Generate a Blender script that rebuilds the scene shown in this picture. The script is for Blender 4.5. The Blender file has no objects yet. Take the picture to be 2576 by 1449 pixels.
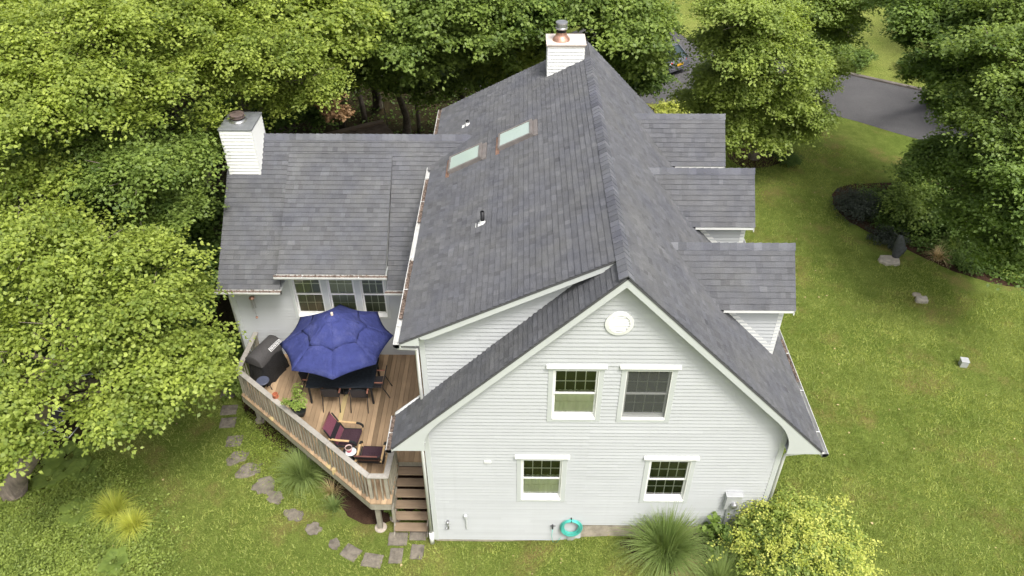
import bpy, math, random
import numpy as np
from math import sin, cos, pi, radians as R, sqrt
from mathutils import Vector as V, Matrix
random.seed(7); rng = np.random.default_rng(11)
S = bpy.context.scene; C = S.collection

# ------------------------------------------------------------------ camera, sky, sun
cam = bpy.data.cameras.new('camera'); co = bpy.data.objects.new('camera', cam); C.objects.link(co)
co.location = (2.211, -12.2652, 18.3024)
_p, _y, _r = 0.6682, -0.0114, -0.0007
F = V((sin(_y)*cos(_p), cos(_y)*cos(_p), -sin(_p))); Rt = V((cos(_y), -sin(_y), 0)); Up = Rt.cross(F)
R2 = Rt*cos(_r)+Up*sin(_r); U2 = -Rt*sin(_r)+Up*cos(_r)
M = Matrix((R2, U2, -F)).transposed().to_4x4(); M.translation = co.location; co.matrix_world = M
cam.sensor_width = 36; cam.lens = 1956.33/2576*36; cam.clip_end = 2000; cam.clip_start = .1
S.camera = co
S.render.resolution_x = 1024; S.render.resolution_y = 576

SUN_DIR = V((0.28, -0.42, 0.86)).normalized()      # towards the sun
w = bpy.data.worlds.new('World'); S.world = w; w.use_nodes = True
nt = w.node_tree; bg = nt.nodes['Background']
sky = nt.nodes.new('ShaderNodeTexSky'); sky.sky_type = 'NISHITA'; sky.sun_disc = False
sky.sun_elevation = math.asin(SUN_DIR.z); sky.sun_rotation = math.atan2(SUN_DIR.x, SUN_DIR.y)
sky.dust_density = 6.0; sky.air_density = 1.0; sky.ozone_density = 1.0
hs = nt.nodes.new('ShaderNodeHueSaturation'); hs.inputs['Saturation'].default_value = 0.25
nt.links.new(sky.outputs[0], hs.inputs['Color']); nt.links.new(hs.outputs[0], bg.inputs[0])
bg.inputs[1].default_value = 0.15
sl = bpy.data.lights.new('sun', 'SUN'); sl.energy = 1.5; sl.angle = R(14); sl.color = (1, .965, .89)
so = bpy.data.objects.new('sun', sl); C.objects.link(so); so.rotation_euler = (-SUN_DIR).to_track_quat('-Z', 'Y').to_euler()
S.view_settings.view_transform = 'Standard'; S.view_settings.look = 'None'
S.view_settings.exposure = 0.68; S.view_settings.gamma = 1.0
S.cycles.max_bounces = 8; S.cycles.diffuse_bounces = 5; S.cycles.glossy_bounces = 3; S.cycles.transmission_bounces = 5
S.cycles.transparent_max_bounces = 6

# ------------------------------------------------------------------ materials
def lin(r, g, b):
    f = lambda c: (c/255/12.92) if c/255 <= .04045 else ((c/255+.055)/1.055)**2.4
    return (f(r), f(g), f(b))
class NT:
    def __init__(s, name):
        s.m = bpy.data.materials.new(name); s.m.use_nodes = True; s.t = s.m.node_tree
        s.t.nodes.clear(); s.out = s.n('ShaderNodeOutputMaterial')
    def n(s, typ, **k):
        o = s.t.nodes.new(typ)
        for a, b in k.items(): setattr(o, a, b)
        return o
    def l(s, a, b): s.t.links.new(a, b)
    def val(s, sock, v):
        if isinstance(v, (int, float)): sock.default_value = v
        elif isinstance(v, tuple): sock.default_value = v if len(v) == 4 else (*v, 1)
        else: s.l(v, sock)
    def math(s, op, a, b=0.0, clamp=False):
        o = s.n('ShaderNodeMath', operation=op, use_clamp=clamp); s.val(o.inputs[0], a); s.val(o.inputs[1], b); return o.outputs[0]
    def mix(s, f, a, b, mode='MIX'):
        o = s.n('ShaderNodeMix', data_type='RGBA', blend_type=mode); s.val(o.inputs[0], f); s.val(o.inputs[6], a); s.val(o.inputs[7], b); return o.outputs[2]
    def coord(s, scale=(1, 1, 1), rot=(0, 0, 0)):
        g = s.n('ShaderNodeNewGeometry'); mp = s.n('ShaderNodeMapping'); mp.inputs['Scale'].default_value = scale; mp.inputs['Rotation'].default_value = rot
        s.l(g.outputs['Position'], mp.inputs[0]); return mp.outputs[0]
    def noise(s, scale, detail=3, rough=.6, co=None, lo=.3, hi=.7):
        o = s.n('ShaderNodeTexNoise'); o.inputs['Scale'].default_value = scale; o.inputs['Detail'].default_value = detail; o.inputs['Roughness'].default_value = rough
        s.l(co if co else s.coord(), o.inputs['Vector'])
        r = s.n('ShaderNodeMapRange'); r.inputs[1].default_value = lo; r.inputs[2].default_value = hi; s.l(o.outputs[0], r.inputs[0]); return r.outputs[0]
    def tone(s):
        a = s.n('ShaderNodeAttribute', attribute_name='tone'); return a.outputs['Fac']
    def bsdf(s, col, rough=.6, metal=0, spec=.5, bump=None, bd=.01):
        b = s.n('ShaderNodeBsdfPrincipled'); s.val(b.inputs['Base Color'], col); s.val(b.inputs['Roughness'], rough)
        b.inputs['Metallic'].default_value = metal; b.inputs['Specular IOR Level'].default_value = spec
        if bump is not None:
            bp = s.n('ShaderNodeBump'); bp.inputs['Distance'].default_value = bd; bp.inputs['Strength'].default_value = 1; s.l(bump, bp.inputs['Height']); s.l(bp.outputs[0], b.inputs['Normal'])
        s.l(b.outputs[0], s.out.inputs[0]); return b
def bright(s, col, f):      # multiply colour by scalar socket
    return s.mix(1.0, col, s.n_comb(f), 'MULTIPLY')
def _comb(s, f):
    o = s.n('ShaderNodeCombineColor'); [s.l(f, o.inputs[i]) for i in range(3)]; return o.outputs[0]
NT.n_comb = _comb

def plain(name, c, rough=.6, metal=0, var=.15, scale=3.0, spec=.4, tonal=0.0, bump=0, stretch=(1, 1, 1)):
    s = NT(name); n1 = s.noise(scale, 5, .65, s.coord(stretch)); 
    f = s.math('ADD', s.math('MULTIPLY', n1, 2*var), 1-var)
    if tonal: f = s.math('MULTIPLY', f, s.math('ADD', s.math('MULTIPLY', s.tone(), 2*tonal), 1-tonal))
    s.bsdf(bright(s, c, f), rough, metal, spec, bump=s.noise(scale*8, 4, .6, s.coord(stretch)) if bump else None, bd=bump); return s.m

def mat_shingle(name, base=lin(106, 106, 107), alt=lin(98, 99, 105)):
    s = NT(name); t = s.tone()
    c = s.mix(s.noise(1.1, 3, .6), base, alt)
    f = s.math('ADD', s.math('MULTIPLY', t, .42), .74)
    f = s.math('MULTIPLY', f, s.math('ADD', s.math('MULTIPLY', s.noise(55, 3, .8), .34), .83))
    f = s.math('MULTIPLY', f, s.math('ADD', s.math('MULTIPLY', s.noise(.45, 4, .6), .14), .93))
    f = s.math('MULTIPLY', f, s.math('ADD', s.math('MULTIPLY', s.noise(1.6, 6, .75, None, .35, .65), .16), .92))
    s.bsdf(bright(s, c, f), .93, 0, .15, bump=s.noise(140, 2, .7), bd=.004); return s.m
SH = mat_shingle('asphalt_shingle')
CAP = mat_shingle('shingle_cap', lin(114, 115, 118), lin(100, 101, 110))

def mat_siding(name, c, dirt=.05):
    s = NT(name)
    f = s.math('ADD', s.math('MULTIPLY', s.noise(.7, 4, .6, s.coord((1, 1, .6))), .07), .965)
    f = s.math('MULTIPLY', f, s.math('SUBTRACT', 1.0, s.math('MULTIPLY', s.noise(9, 5, .75, s.coord((.5, .5, 2)), .62, .85), dirt)))
    f = s.math('MULTIPLY', f, s.math('ADD', s.math('MULTIPLY', s.tone(), .08), .96))
    f = s.math('MULTIPLY', f, s.math('SUBTRACT', 1.0, s.math('MULTIPLY', s.noise(1.0, 5, .7, s.coord((5, 5, .22)), .55, .8), dirt)))
    s.bsdf(bright(s, c, f), .5, 0, .35); return s.m
SIDING = mat_siding('pale_grey_vinyl', (.485, .496, .508))
SIDWHITE = mat_siding('white_vinyl', (.80, .80, .78), .03)
TRIM = plain('trim_vinyl', (.55, .57, .565), .5, var=.04, scale=1.5)
TRIMW = plain('white_trim', (.79, .79, .77), .45, var=.04, scale=2)
GUT = plain('gutter_white', (.66, .66, .64), .4, var=.10, scale=3)
CONC = plain('concrete', (.42, .36, .30), .9, var=.3, scale=4, bump=.01)
BLACKP = plain('black_pipe', (.012, .012, .014), .35)
METAL = plain('galvanised', (.45, .45, .46), .35, .8, var=.25, scale=5)
COPPER = plain('weathered_copper', (.52, .30, .22), .4, .7, var=.4, scale=6)
CAPTOP = plain('stained_chimney_cap', (.66, .58, .52), .55, .1, var=.22, scale=3)
GREYCAP = plain('grey_metal_cap', (.27, .28, .30), .5, .4, var=.2, scale=4)
SKYFR = plain('skylight_frame', (.20, .18, .17), .5, .2, var=.2)
DEBRIS = plain('leaf_debris', (.38, .29, .24), .95, var=.75, scale=22, bump=.02)
EDGE = plain('roof_edge_grey', (.085, .085, .088), .9)
DARK = plain('near_black', (.01, .01, .011), .9)  # near-black for the unlit-room panels and the dormer roof boards
GRAYMET = plain('meter_grey', (.48, .49, .50), .45, .2, var=.08)

def mat_wood(name, c, c2, tonal=.3, grain=(30, 2.2, 30), spec=.2):
    s = NT(name); t = s.tone()
    g = s.noise(1.0, 5, .7, s.coord(grain)); st = s.noise(1.3, 4, .6)
    col = s.mix(s.math('MULTIPLY', g, .75), c, c2); col = s.mix(s.math('MULTIPLY', st, .5), col, tuple(x*.62 for x in c2))
    f = s.math('ADD', s.math('MULTIPLY', t, 2*tonal), 1-tonal)
    s.bsdf(bright(s, col, f), .8, 0, spec, bump=g, bd=.003); return s.m
DECK = mat_wood('deck_boards', (.50, .345, .21), (.37, .265, .17), .2, (26, 1.6, 26))
RAILW = mat_wood('weathered_rail_wood', (.42, .385, .31), (.25, .225, .175), .2, (14, 14, 3))
RAILCAP = mat_wood('silvered_rail_cap', (.47, .44, .40), (.30, .275, .24), .15, (9, 9, 9))
STEP = mat_wood('stair_tread_wood', (.34, .25, .17), (.24, .175, .12), .15, (2.2, 26, 26))
NEWW = plain('new_pine_board', (.52, .40, .20), .7, var=.12, scale=3, stretch=(8, 1, 8))

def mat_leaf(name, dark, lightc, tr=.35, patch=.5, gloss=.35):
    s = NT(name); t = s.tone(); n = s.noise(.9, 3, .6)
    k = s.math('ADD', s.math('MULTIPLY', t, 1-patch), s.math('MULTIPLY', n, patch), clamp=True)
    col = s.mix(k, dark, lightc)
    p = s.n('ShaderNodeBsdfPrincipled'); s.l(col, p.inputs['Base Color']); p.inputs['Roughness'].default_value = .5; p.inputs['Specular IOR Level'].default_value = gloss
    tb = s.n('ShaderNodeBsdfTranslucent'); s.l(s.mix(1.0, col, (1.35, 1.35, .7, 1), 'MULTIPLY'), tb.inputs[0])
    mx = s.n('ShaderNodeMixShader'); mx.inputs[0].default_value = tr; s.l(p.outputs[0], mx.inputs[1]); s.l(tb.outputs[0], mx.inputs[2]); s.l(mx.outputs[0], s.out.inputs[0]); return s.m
LF_BRIGHT = mat_leaf('leaf_bright', (.105, .165, .028), (.50, .58, .12), .4, .4)
LF_MID = mat_leaf('leaf_mid', (.065, .115, .024), (.34, .44, .10), .38, .4)
LF_FOREST = mat_leaf('leaf_forest', (.055, .105, .024), (.28, .39, .09), .4)
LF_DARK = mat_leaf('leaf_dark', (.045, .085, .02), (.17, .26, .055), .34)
LF_MAPLE = mat_leaf('leaf_maple', (.11, .17, .035), (.46, .55, .13), .4)
LF_YEL = mat_leaf('leaf_yellow', (.30, .36, .04), (.72, .72, .20), .3, .35)
LF_GOLD = mat_leaf('leaf_gold_tips', (.30, .30, .04), (.72, .66, .14), .3, .3)
LF_BROWN = mat_leaf('leaf_dead', (.20, .12, .06), (.46, .29, .15), .2)
LF_JUN = mat_leaf('leaf_juniper', (.018, .025, .018), (.055, .07, .045), .1)
BLADE = mat_leaf('grass_blade_long', (.12, .19, .05), (.40, .48, .18), .35)
BLADEY = mat_leaf('grass_blade_yellow', (.34, .40, .06), (.72, .72, .18), .35)
STRAW = mat_leaf('straw', (.42, .29, .14), (.68, .54, .30), .15)
LAWNB = mat_leaf('lawn_blades', (.14, .20, .042), (.50, .54, .16), .38, .5, .2)
BARK = plain('bark', (.25, .205, .165), .95, var=.45, scale=7, bump=.03, stretch=(1, 1, .25))
BARKD = plain('bark_shaded', (.12, .10, .075), .95, var=.4, scale=6, bump=.03, stretch=(1, 1, .25))  # darker copy of the bark, shade put into its colour
TWIG = plain('twig', (.26, .22, .17), .9, var=.3)

def mat_lawn():
    s = NT('lawn_turf')
    a = s.noise(.30, 5, .6); b = s.noise(2.3, 5, .7); c = s.noise(26, 4, .75)
    col = s.mix(a, lin(128, 150, 66), lin(166, 178, 92)); col = s.mix(s.math('MULTIPLY', b, .8), col, lin(112, 132, 56))
    col = s.mix(s.math('MULTIPLY', s.noise(.55, 6, .7, None, .52, .70), .75), col, lin(172, 150, 98))
    f = s.math('ADD', s.math('MULTIPLY', c, .9), .5)
    s.bsdf(bright(s, col, f), .95, 0, .1, bump=s.noise(38, 3, .8), bd=.05); return s.m
LAWN = mat_lawn()
def mat_ground(name, c1, c2, sc=3, fine=30, bd=.03):
    s = NT(name); col = s.mix(s.noise(sc, 5, .7), c1, c2); f = s.math('ADD', s.math('MULTIPLY', s.noise(fine, 4, .8), .9), .55)
    s.bsdf(bright(s, col, f), .95, 0, .1, bump=s.noise(fine, 3, .8), bd=bd); return s.m
MULCH = mat_ground('bark_mulch', (.055, .032, .022), (.13, .075, .05), 2.5, 34, .05)
FOREST = mat_ground('forest_floor', (.030, .030, .014), (.085, .065, .033), .9, 16, .08)
FARLAWN = mat_ground('yellowish_lawn', lin(128, 142, 66), lin(148, 154, 82), .6, 14, .05)  # yellowish grass colour of the lawn across the road
ASPH = mat_ground('asphalt', (.088, .086, .089), (.12, .116, .119), .35, 45, .006)
KERB = plain('kerb_asphalt', (.16, .14, .125), .9, var=.3, scale=3)
STONE = plain('stepping_stone', (.235, .205, .165), .9, var=.42, scale=5, bump=.02)
ROCK = plain('pale_rock', (.50, .45, .38), .9, var=.3, scale=6, bump=.02)
ROCKD = plain('grey_boulder', (.24, .23, .21), .9, var=.4, scale=4, bump=.03)

def mat_glass(name, tint=(.55, .62, .5), through=.55):
    s = NT(name); fr = s.n('ShaderNodeFresnel'); fr.inputs[0].default_value = 1.52
    g = s.n('ShaderNodeBsdfGlossy'); g.inputs['Roughness'].default_value = .04; g.inputs[0].default_value = (1, 1, 1, 1)
    t = s.n('ShaderNodeBsdfTransparent'); t.inputs[0].default_value = (*tint, 1)
    f = s.math('ADD', s.math('MULTIPLY', fr.outputs[0], 1.0), .06, clamp=True)
    mx = s.n('ShaderNodeMixShader'); s.l(f, mx.inputs[0]); s.l(t.outputs[0], mx.inputs[1]); s.l(g.outputs[0], mx.inputs[2]); s.l(mx.outputs[0], s.out.inputs[0]); return s.m
GLASS = mat_glass('window_glass', (.93, .95, .88))
SKYGL = NT('skylight_glass'); SKYGL.bsdf((.38, .46, .42), .12, 0, .6); SKYGL = SKYGL.m
CURT = plain('pale_curtain', (.82, .85, .70), .9, var=.10, scale=3, stretch=(2, 2, .6))
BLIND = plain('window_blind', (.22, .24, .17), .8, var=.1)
BLINDL = plain('window_blind_lit', (.42, .45, .30), .8, var=.1)  # paler copy of the blind, light put into its colour
def mat_screen():
    s = NT('insect_screen'); d = s.n('ShaderNodeBsdfDiffuse'); d.inputs[0].default_value = (.11, .115, .11, 1); t = s.n('ShaderNodeBsdfTransparent')
    mx = s.n('ShaderNodeMixShader'); mx.inputs[0].default_value = .55; s.l(t.outputs[0], mx.inputs[1]); s.l(d.outputs[0], mx.inputs[2]); s.l(mx.outputs[0], s.out.inputs[0]); return s.m
SCREEN = mat_screen()
def mat_umb():
    s = NT('blue_canvas'); st = s.noise(2.2, 5, .75, None, .5, .85); f = s.math('ADD', s.math('MULTIPLY', s.noise(4, 5, .7), .3), .85)
    f = s.math('MULTIPLY', f, s.math('ADD', s.math('MULTIPLY', s.noise(120, 2, .6), .2), .9))
    col = s.mix(s.math('MULTIPLY', st, .28), (.046, .056, .185), (.21, .22, .38))
    s.bsdf(bright(s, col, f), .9, 0, .15, bump=s.noise(7, 4, .6), bd=.02); return s.m
UMB = mat_umb()
TABLET = plain('dark_table_top', (.020, .026, .036), .55, var=.5, scale=14)
CHFR = plain('charcoal_metal', (.035, .036, .04), .5, .3, var=.2)
SLING = plain('charcoal_sling', (.050, .045, .050), .9, var=.15, scale=30)
ARMW = plain('reddish_wood_arm', (.38, .17, .12), .5, var=.2, scale=12)
BIRCH = plain('birch_wood', (.62, .42, .22), .45, var=.15, scale=9)
WEAVE = plain('woven_aubergine', (.060, .030, .042), .95, var=.35, scale=45, bump=.006)
WEAVEP = plain('woven_plum', (.21, .065, .10), .95, var=.25, scale=45, bump=.006)
WEAVED = plain('woven_charcoal', (.022, .018, .024), .95, var=.3, scale=45, bump=.006)
RUST = plain('rust_tube_fabric', (.16, .065, .055), .8, var=.2, scale=12)
COVER = plain('vinyl_grill_cover', (.020, .020, .022), .55, var=.35, scale=4, bump=.03)
COVERT = plain('grill_cover_top', (.062, .058, .058), .8, var=.2, scale=20)
WHITE = plain('white_print', (.80, .80, .80), .6, var=.03)
TERRA = plain('terracotta', (.46, .16, .085), .8, var=.25, scale=14)
PINKPOT = plain('pink_pot', (.50, .10, .14), .5, var=.15)
BLKPLAS = plain('black_plastic', (.018, .02, .022), .5, var=.2)
SOIL = plain('soil', (.035, .025, .018), .95, var=.5, scale=20)
TEAL = plain('teal_hose', (.09, .50, .42), .4, var=.12)
BLUEGREY = plain('blue_grey_stool', (.085, .095, .145), .5, var=.2)
STATUE = plain('statue_dark_stone', (.07, .075, .08), .7, var=.35, scale=8)
ALU = plain('aluminium_tube', (.72, .72, .73), .35, .5, var=.08)
CARP = plain('car_paint', (.20, .21, .235), .3, .6, var=.05)
CARGL = plain('car_glass', (.03, .05, .055), .08, var=.1, spec=.8)
TYRE = plain('tyre', (.015, .015, .015), .8)
REDL = plain('red_lamp', (.55, .02, .02), .25)
ORANGE = plain('orange_plate', (.75, .42, .03), .5, var=.05)
BROWNR = plain('brown_shed_roof', (.13, .095, .07), .9, var=.4, scale=4)
FLOW = plain('pink_white_petals', (.75, .55, .60), .7, var=.3, scale=30)
CORDB = plain('wire_grey', (.40, .41, .42), .6)

# ------------------------------------------------------------------ mesh builder
class MB:
    def __init__(s): s.v = []; s.f = []; s.t = []; s.p = []
    def face(s, pts, tone=.5):
        i = len(s.v); s.v += [tuple(p) for p in pts]; s.t += [tone]*len(pts); s.f.append(tuple(range(i, i+len(pts)))); return s
    def raw(s, pts, faces, tone=.5):
        i = len(s.v); s.p.append((i, len(s.f))); s.v += [tuple(p) for p in pts]; s.t += [tone]*len(pts); s.f += [tuple(i+k for k in f) for f in faces]; return s
    def box(s, a, b, tone=.5):
        x0, y0, z0 = [min(a[i], b[i]) for i in range(3)]; x1, y1, z1 = [max(a[i], b[i]) for i in range(3)]
        return s.raw([(x0, y0, z0), (x1, y0, z0), (x1, y1, z0), (x0, y1, z0), (x0, y0, z1), (x1, y0, z1), (x1, y1, z1), (x0, y1, z1)],
                     [(3, 2, 1, 0), (4, 5, 6, 7), (0, 1, 5, 4), (1, 2, 6, 5), (2, 3, 7, 6), (3, 0, 4, 7)], tone)
    def bar(s, p, q, wd, ht, up=(0, 0, 1), tone=.5):     # rectangular bar from p to q
        p, q = V(p), V(q); d = (q-p).normalized(); u = V(up); sd = d.cross(u)
        if sd.length < 1e-4: sd = d.cross(V((0, 1, 0)))
        sd.normalize(); u = sd.cross(d)
        c = [sd*a*wd/2+u*b*ht/2 for a, b in ((-1, -1), (1, -1), (1, 1), (-1, 1))]
        return s.raw([p+k for k in c]+[q+k for k in c], [(0, 1, 2, 3)[::-1], (4, 5, 6, 7), (0, 1, 5, 4), (1, 2, 6, 5), (2, 3, 7, 6), (3, 0, 4, 7)][0:6], tone)
    def prism(s, poly, ax, c0, c1, tone=.5):              # polygon in the plane across axis ax
        def P(a, b, c): return {0: (c, a, b), 1: (a, c, b), 2: (a, b, c)}[ax]
        n = len(poly); s.raw([P(a, b, c0) for a, b in poly]+[P(a, b, c1) for a, b in poly],
              [tuple(range(n))[::-1], tuple(range(n, 2*n))]+[(i, (i+1) % n, n+(i+1) % n, n+i) for i in range(n)], tone); return s
    def tube(s, pts, rad, n=8, tone=.5, cap=True):
        pts = [V(p) for p in pts]; rad = rad if isinstance(rad, (list, tuple)) else [rad]*len(pts)
        ring = []; prev = None
        for i, p in enumerate(pts):
            d = (pts[min(i+1, len(pts)-1)]-pts[max(i-1, 0)])
            if d.length < 1e-9: d = V((0, 0, 1))
            d.normalize(); a = prev if prev is not None else (V((0, 0, 1)) if abs(d.z) < .9 else V((1, 0, 0)))
            a = (a-d*a.dot(d)).normalized(); b = d.cross(a); prev = a
            ring += [p+(a*cos(2*pi*k/n)+b*sin(2*pi*k/n))*rad[i] for k in range(n)]
        m = len(pts); fs = [(i*n+k, i*n+(k+1) % n, (i+1)*n+(k+1) % n, (i+1)*n+k) for i in range(m-1) for k in range(n)]
        if cap: fs += [tuple(range(n))[::-1], tuple((m-1)*n+k for k in range(n))]
        return s.raw(ring, fs, tone)
    def lathe(s, prof, c=(0, 0, 0), n=20, tone=.5):       # (radius, z) profile
        ring = [(c[0]+r*cos(2*pi*k/n), c[1]+r*sin(2*pi*k/n), c[2]+z) for r, z in prof for k in range(n)]
        m = len(prof); fs = [(i*n+k, i*n+(k+1) % n, (i+1)*n+(k+1) % n, (i+1)*n+k) for i in range(m-1) for k in range(n)]
        return s.raw(ring, fs, tone)
    def build_each(s, *a, **k):                           # one object per solid piece
        pp = s.p+[(len(s.v), len(s.f))]
        for (v0, f0), (v1, f1) in zip(pp, pp[1:]):
            m = MB(); m.v = s.v[v0:v1]; m.t = s.t[v0:v1]; m.f = [tuple(q-v0 for q in f) for f in s.f[f0:f1]]; m.build(*a, **k)
    def build(s, name, mat, parent=None, smooth=False, bevel=0, loc=None):
        off = V((0, 0, 0))
        if parent is not None:
            q = parent
            while q is not None: off += V(q.get('_o', (0, 0, 0))); q = q.parent
        me = bpy.data.meshes.new(name)
        o = bpy.data.objects.new(name, me); C.objects.link(o)
        if parent is None:
            vs = np.array(s.v); base = V(((vs[:, 0].min()+vs[:, 0].max())/2, (vs[:, 1].min()+vs[:, 1].max())/2, vs[:, 2].min())) if loc is None else V(loc)
            o.location = base; o['_o'] = tuple(base); off = base
        else: o.parent = parent
        me.from_pydata([(a-off.x, b-off.y, c-off.z) for a, b, c in s.v], [], s.f)
        at = me.attributes.new('tone', 'FLOAT', 'POINT'); at.data.foreach_set('value', s.t)
        me.materials.append(mat)
        if smooth: me.polygons.foreach_set('use_smooth', [True]*len(me.polygons))
        me.update()
        if bevel:
            b = o.modifiers.new('b', 'BEVEL'); b.width = bevel; b.segments = 2; b.limit_method = 'ANGLE'
        return o
def np_mesh(name, vs, fs, tone, mat, parent=None, smooth=False):
    off = np.zeros(3)
    q = parent
    while q is not None: off = off+np.array(q.get('_o', (0, 0, 0))); q = q.parent
    me = bpy.data.meshes.new(name); o = bpy.data.objects.new(name, me); C.objects.link(o)
    if parent is None: off = np.array([vs[:, 0].mean(), vs[:, 1].mean(), vs[:, 2].min()]); o.location = off; o['_o'] = tuple(off)
    else: o.parent = parent
    vs = (vs-off).astype(np.float32); k = fs.shape[1]
    me.vertices.add(len(vs)); me.vertices.foreach_set('co', vs.ravel())
    me.loops.add(fs.size); me.loops.foreach_set('vertex_index', fs.ravel().astype(np.int32))
    me.polygons.add(len(fs)); me.polygons.foreach_set('loop_start', np.arange(0, fs.size, k, dtype=np.int32))
    me.polygons.foreach_set('loop_total', np.full(len(fs), k, np.int32))
    if smooth: me.polygons.foreach_set('use_smooth', np.ones(len(fs), bool))
    at = me.attributes.new('tone', 'FLOAT', 'POINT'); at.data.foreach_set('value', tone.astype(np.float32))
    me.materials.append(mat); me.update(calc_edges=True); me.validate(); return o
def tag(o, label=None, cat=None, group=None, kind=None):
    if label: o['label'] = label
    if cat: o['category'] = cat
    if group: o['group'] = group
    if kind: o['kind'] = kind
    return o
def thing(name, label, cat, loc=(0, 0, 0), group=None):
    o = bpy.data.objects.new(name, None); C.objects.link(o); o.location = loc; o['_o'] = tuple(loc); o.empty_display_size = .2
    return tag(o, label, cat, group)
def copy_tree(o, parent=None):
    c = o.copy(); C.objects.link(c)
    if parent is not None: c.parent = parent
    for ch in list(o.children): copy_tree(ch, c)
    return c
def gz(x, y):                                            # the lawn rises a little towards the street side
    t = min(max((x-1.5)/3.5, 0), 1); return -.15+.30*(t*t*(3-2*t))
def gzv(x): t = np.clip((x-1.5)/3.5, 0, 1); return -.15+.30*(t*t*(3-2*t))

# ------------------------------------------------------------------ ground and road
def ground_grid():
    xs = np.concatenate([[-300, -120, -60], np.linspace(-35, 45, 161), [70, 130, 300]]); ys = np.concatenate([[-300, -120, -40], np.linspace(-20, 60, 81), [90, 150, 400]])
    X, Y = np.meshgrid(xs, ys); vs = np.stack([X.ravel(), Y.ravel(), gzv(X.ravel())], 1)
    nx, ny = len(xs), len(ys); i = np.arange((ny-1)*(nx-1)); r, c = i//(nx-1), i % (nx-1); a = r*nx+c
    o = np_mesh('lawn', vs, np.stack([a, a+1, a+nx+1, a+nx], 1), np.full(len(vs), .5), LAWN); return tag(o, kind='structure')
ground_grid()
def smooth_poly(pts, n=6, jit=.0, seed=1):
    rr = random.Random(seed); out = []; m = len(pts)
    for i in range(m):
        p0, p1, p2, p3 = [V((*pts[(i+k-1) % m], 0)) for k in range(4)]
        for j in range(n):
            t = j/n; q = .5*((2*p1)+(p2-p0)*t+(2*p0-5*p1+4*p2-p3)*t*t+(3*p1-p0-3*p2+p3)*t**3)
            out.append((q.x+rr.uniform(-jit, jit), q.y+rr.uniform(-jit, jit)))
    return out
def sheet(name, pts, mat, dz, label_kind='structure', jit=.04, n=6, fine=True):
    """flat patch a few mm above the lawn, cut into a grid so it follows the gentle rise"""
    import bmesh
    P = smooth_poly(pts, n, jit, len(name)) if n else list(pts)
    bm = bmesh.new(); bm.faces.new([bm.verts.new((x, y, 0)) for x, y in P])
    x0, x1 = min(p[0] for p in P), max(p[0] for p in P)
    xs = [1.5+k*.35 for k in range(11)]
    for x in xs:
        if x0 < x < x1: bmesh.ops.bisect_plane(bm, geom=bm.verts[:]+bm.edges[:]+bm.faces[:], plane_co=(x, 0, 0), plane_no=(1, 0, 0))
    bmesh.ops.triangulate(bm, faces=bm.faces[:])
    for v in bm.verts: v.co.z = gz(v.co.x, v.co.y)+dz
    bm.normal_update()
    for f in bm.faces:
        if f.normal.z < 0: f.normal_flip()
    me = bpy.data.meshes.new(name); bm.to_mesh(me); bm.free(); me.materials.append(mat)
    o = bpy.data.objects.new(name, me); C.objects.link(o); o['kind'] = label_kind; return o
sheet('forest_floor', [(-60, 70), (-60, -3), (-16, -3), (-12.5, 1), (-11.0, 3.5), (-9.5, 7), (-7.5, 9), (-7.2, 13.2), (0.3, 13.0), (7, 12.9), (9.3, 16), (9.4, 23), (9.2, 26.5), (5, 29), (3, 38), (5, 70)], FOREST, .004)
ROAD = [(-40, 40), (-10, 31.5), (4, 28.2), (9.4, 26.8), (13.5, 27.2), (18.5, 25.5), (21.8, 23.0), (28, 18.6), (60, -4), (66, 3), (33, 22.6), (26.5, 27.4), (24.2, 28.8), (20.9, 30.9), (16, 33.8), (12.8, 36.2), (11.5, 45), (10, 70), (5.5, 70), (7.2, 42), (2, 36.4), (-10, 38.5), (-40, 48)]
sheet('road', ROAD, ASPH, .010, jit=0)
sheet('lawn_across_road', [(12.8, 36.6), (16, 34.3), (20.9, 31.4), (24.2, 29.3), (26.5, 27.9), (33, 23.1), (70, 0), (90, 60), (40, 80), (12, 80)], FARLAWN, .006, jit=0)
sheet('flower_bed', [(17.0, 18.4), (16.0, 17.3), (16.0, 15.8), (16.7, 14.6), (17.6, 13.6), (18.7, 12.3), (19.7, 11.5), (21.4, 10.9), (26, 10.8), (29, 14), (26, 18.4), (20, 18.6)], MULCH, .006)
sheet('mulch_under_deck', [(-6.2, 5.7), (-6.3, 4.4), (-5.0, 3.2), (-3.6, 2.2), (-2.9, 1.2), (-2.1, .55), (-1.4, .6), (-1.2, 1.2), (-.1, 1.3), (-.1, 5.7)], MULCH, .006)
sheet('mulch_by_wall', [(8.6, 12), (8.6, .3), (9.0, -.6), (9.6, .4), (9.5, 4), (9.6, 12)], MULCH, .006)
sheet('mulch_front', [(5.2, -.05), (5.4, -.6), (6.6, -1.3), (7.6, -2.0), (9.5, -1.9), (10.6, -.9), (9.2, -.05)], MULCH, .008)
sheet('path_bed_left', [(12.8, 23.2), (12.2, 21.6), (12.6, 20), (14.2, 20.2), (15.2, 21.4), (14.6, 22.8)], MULCH, .006)

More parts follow.
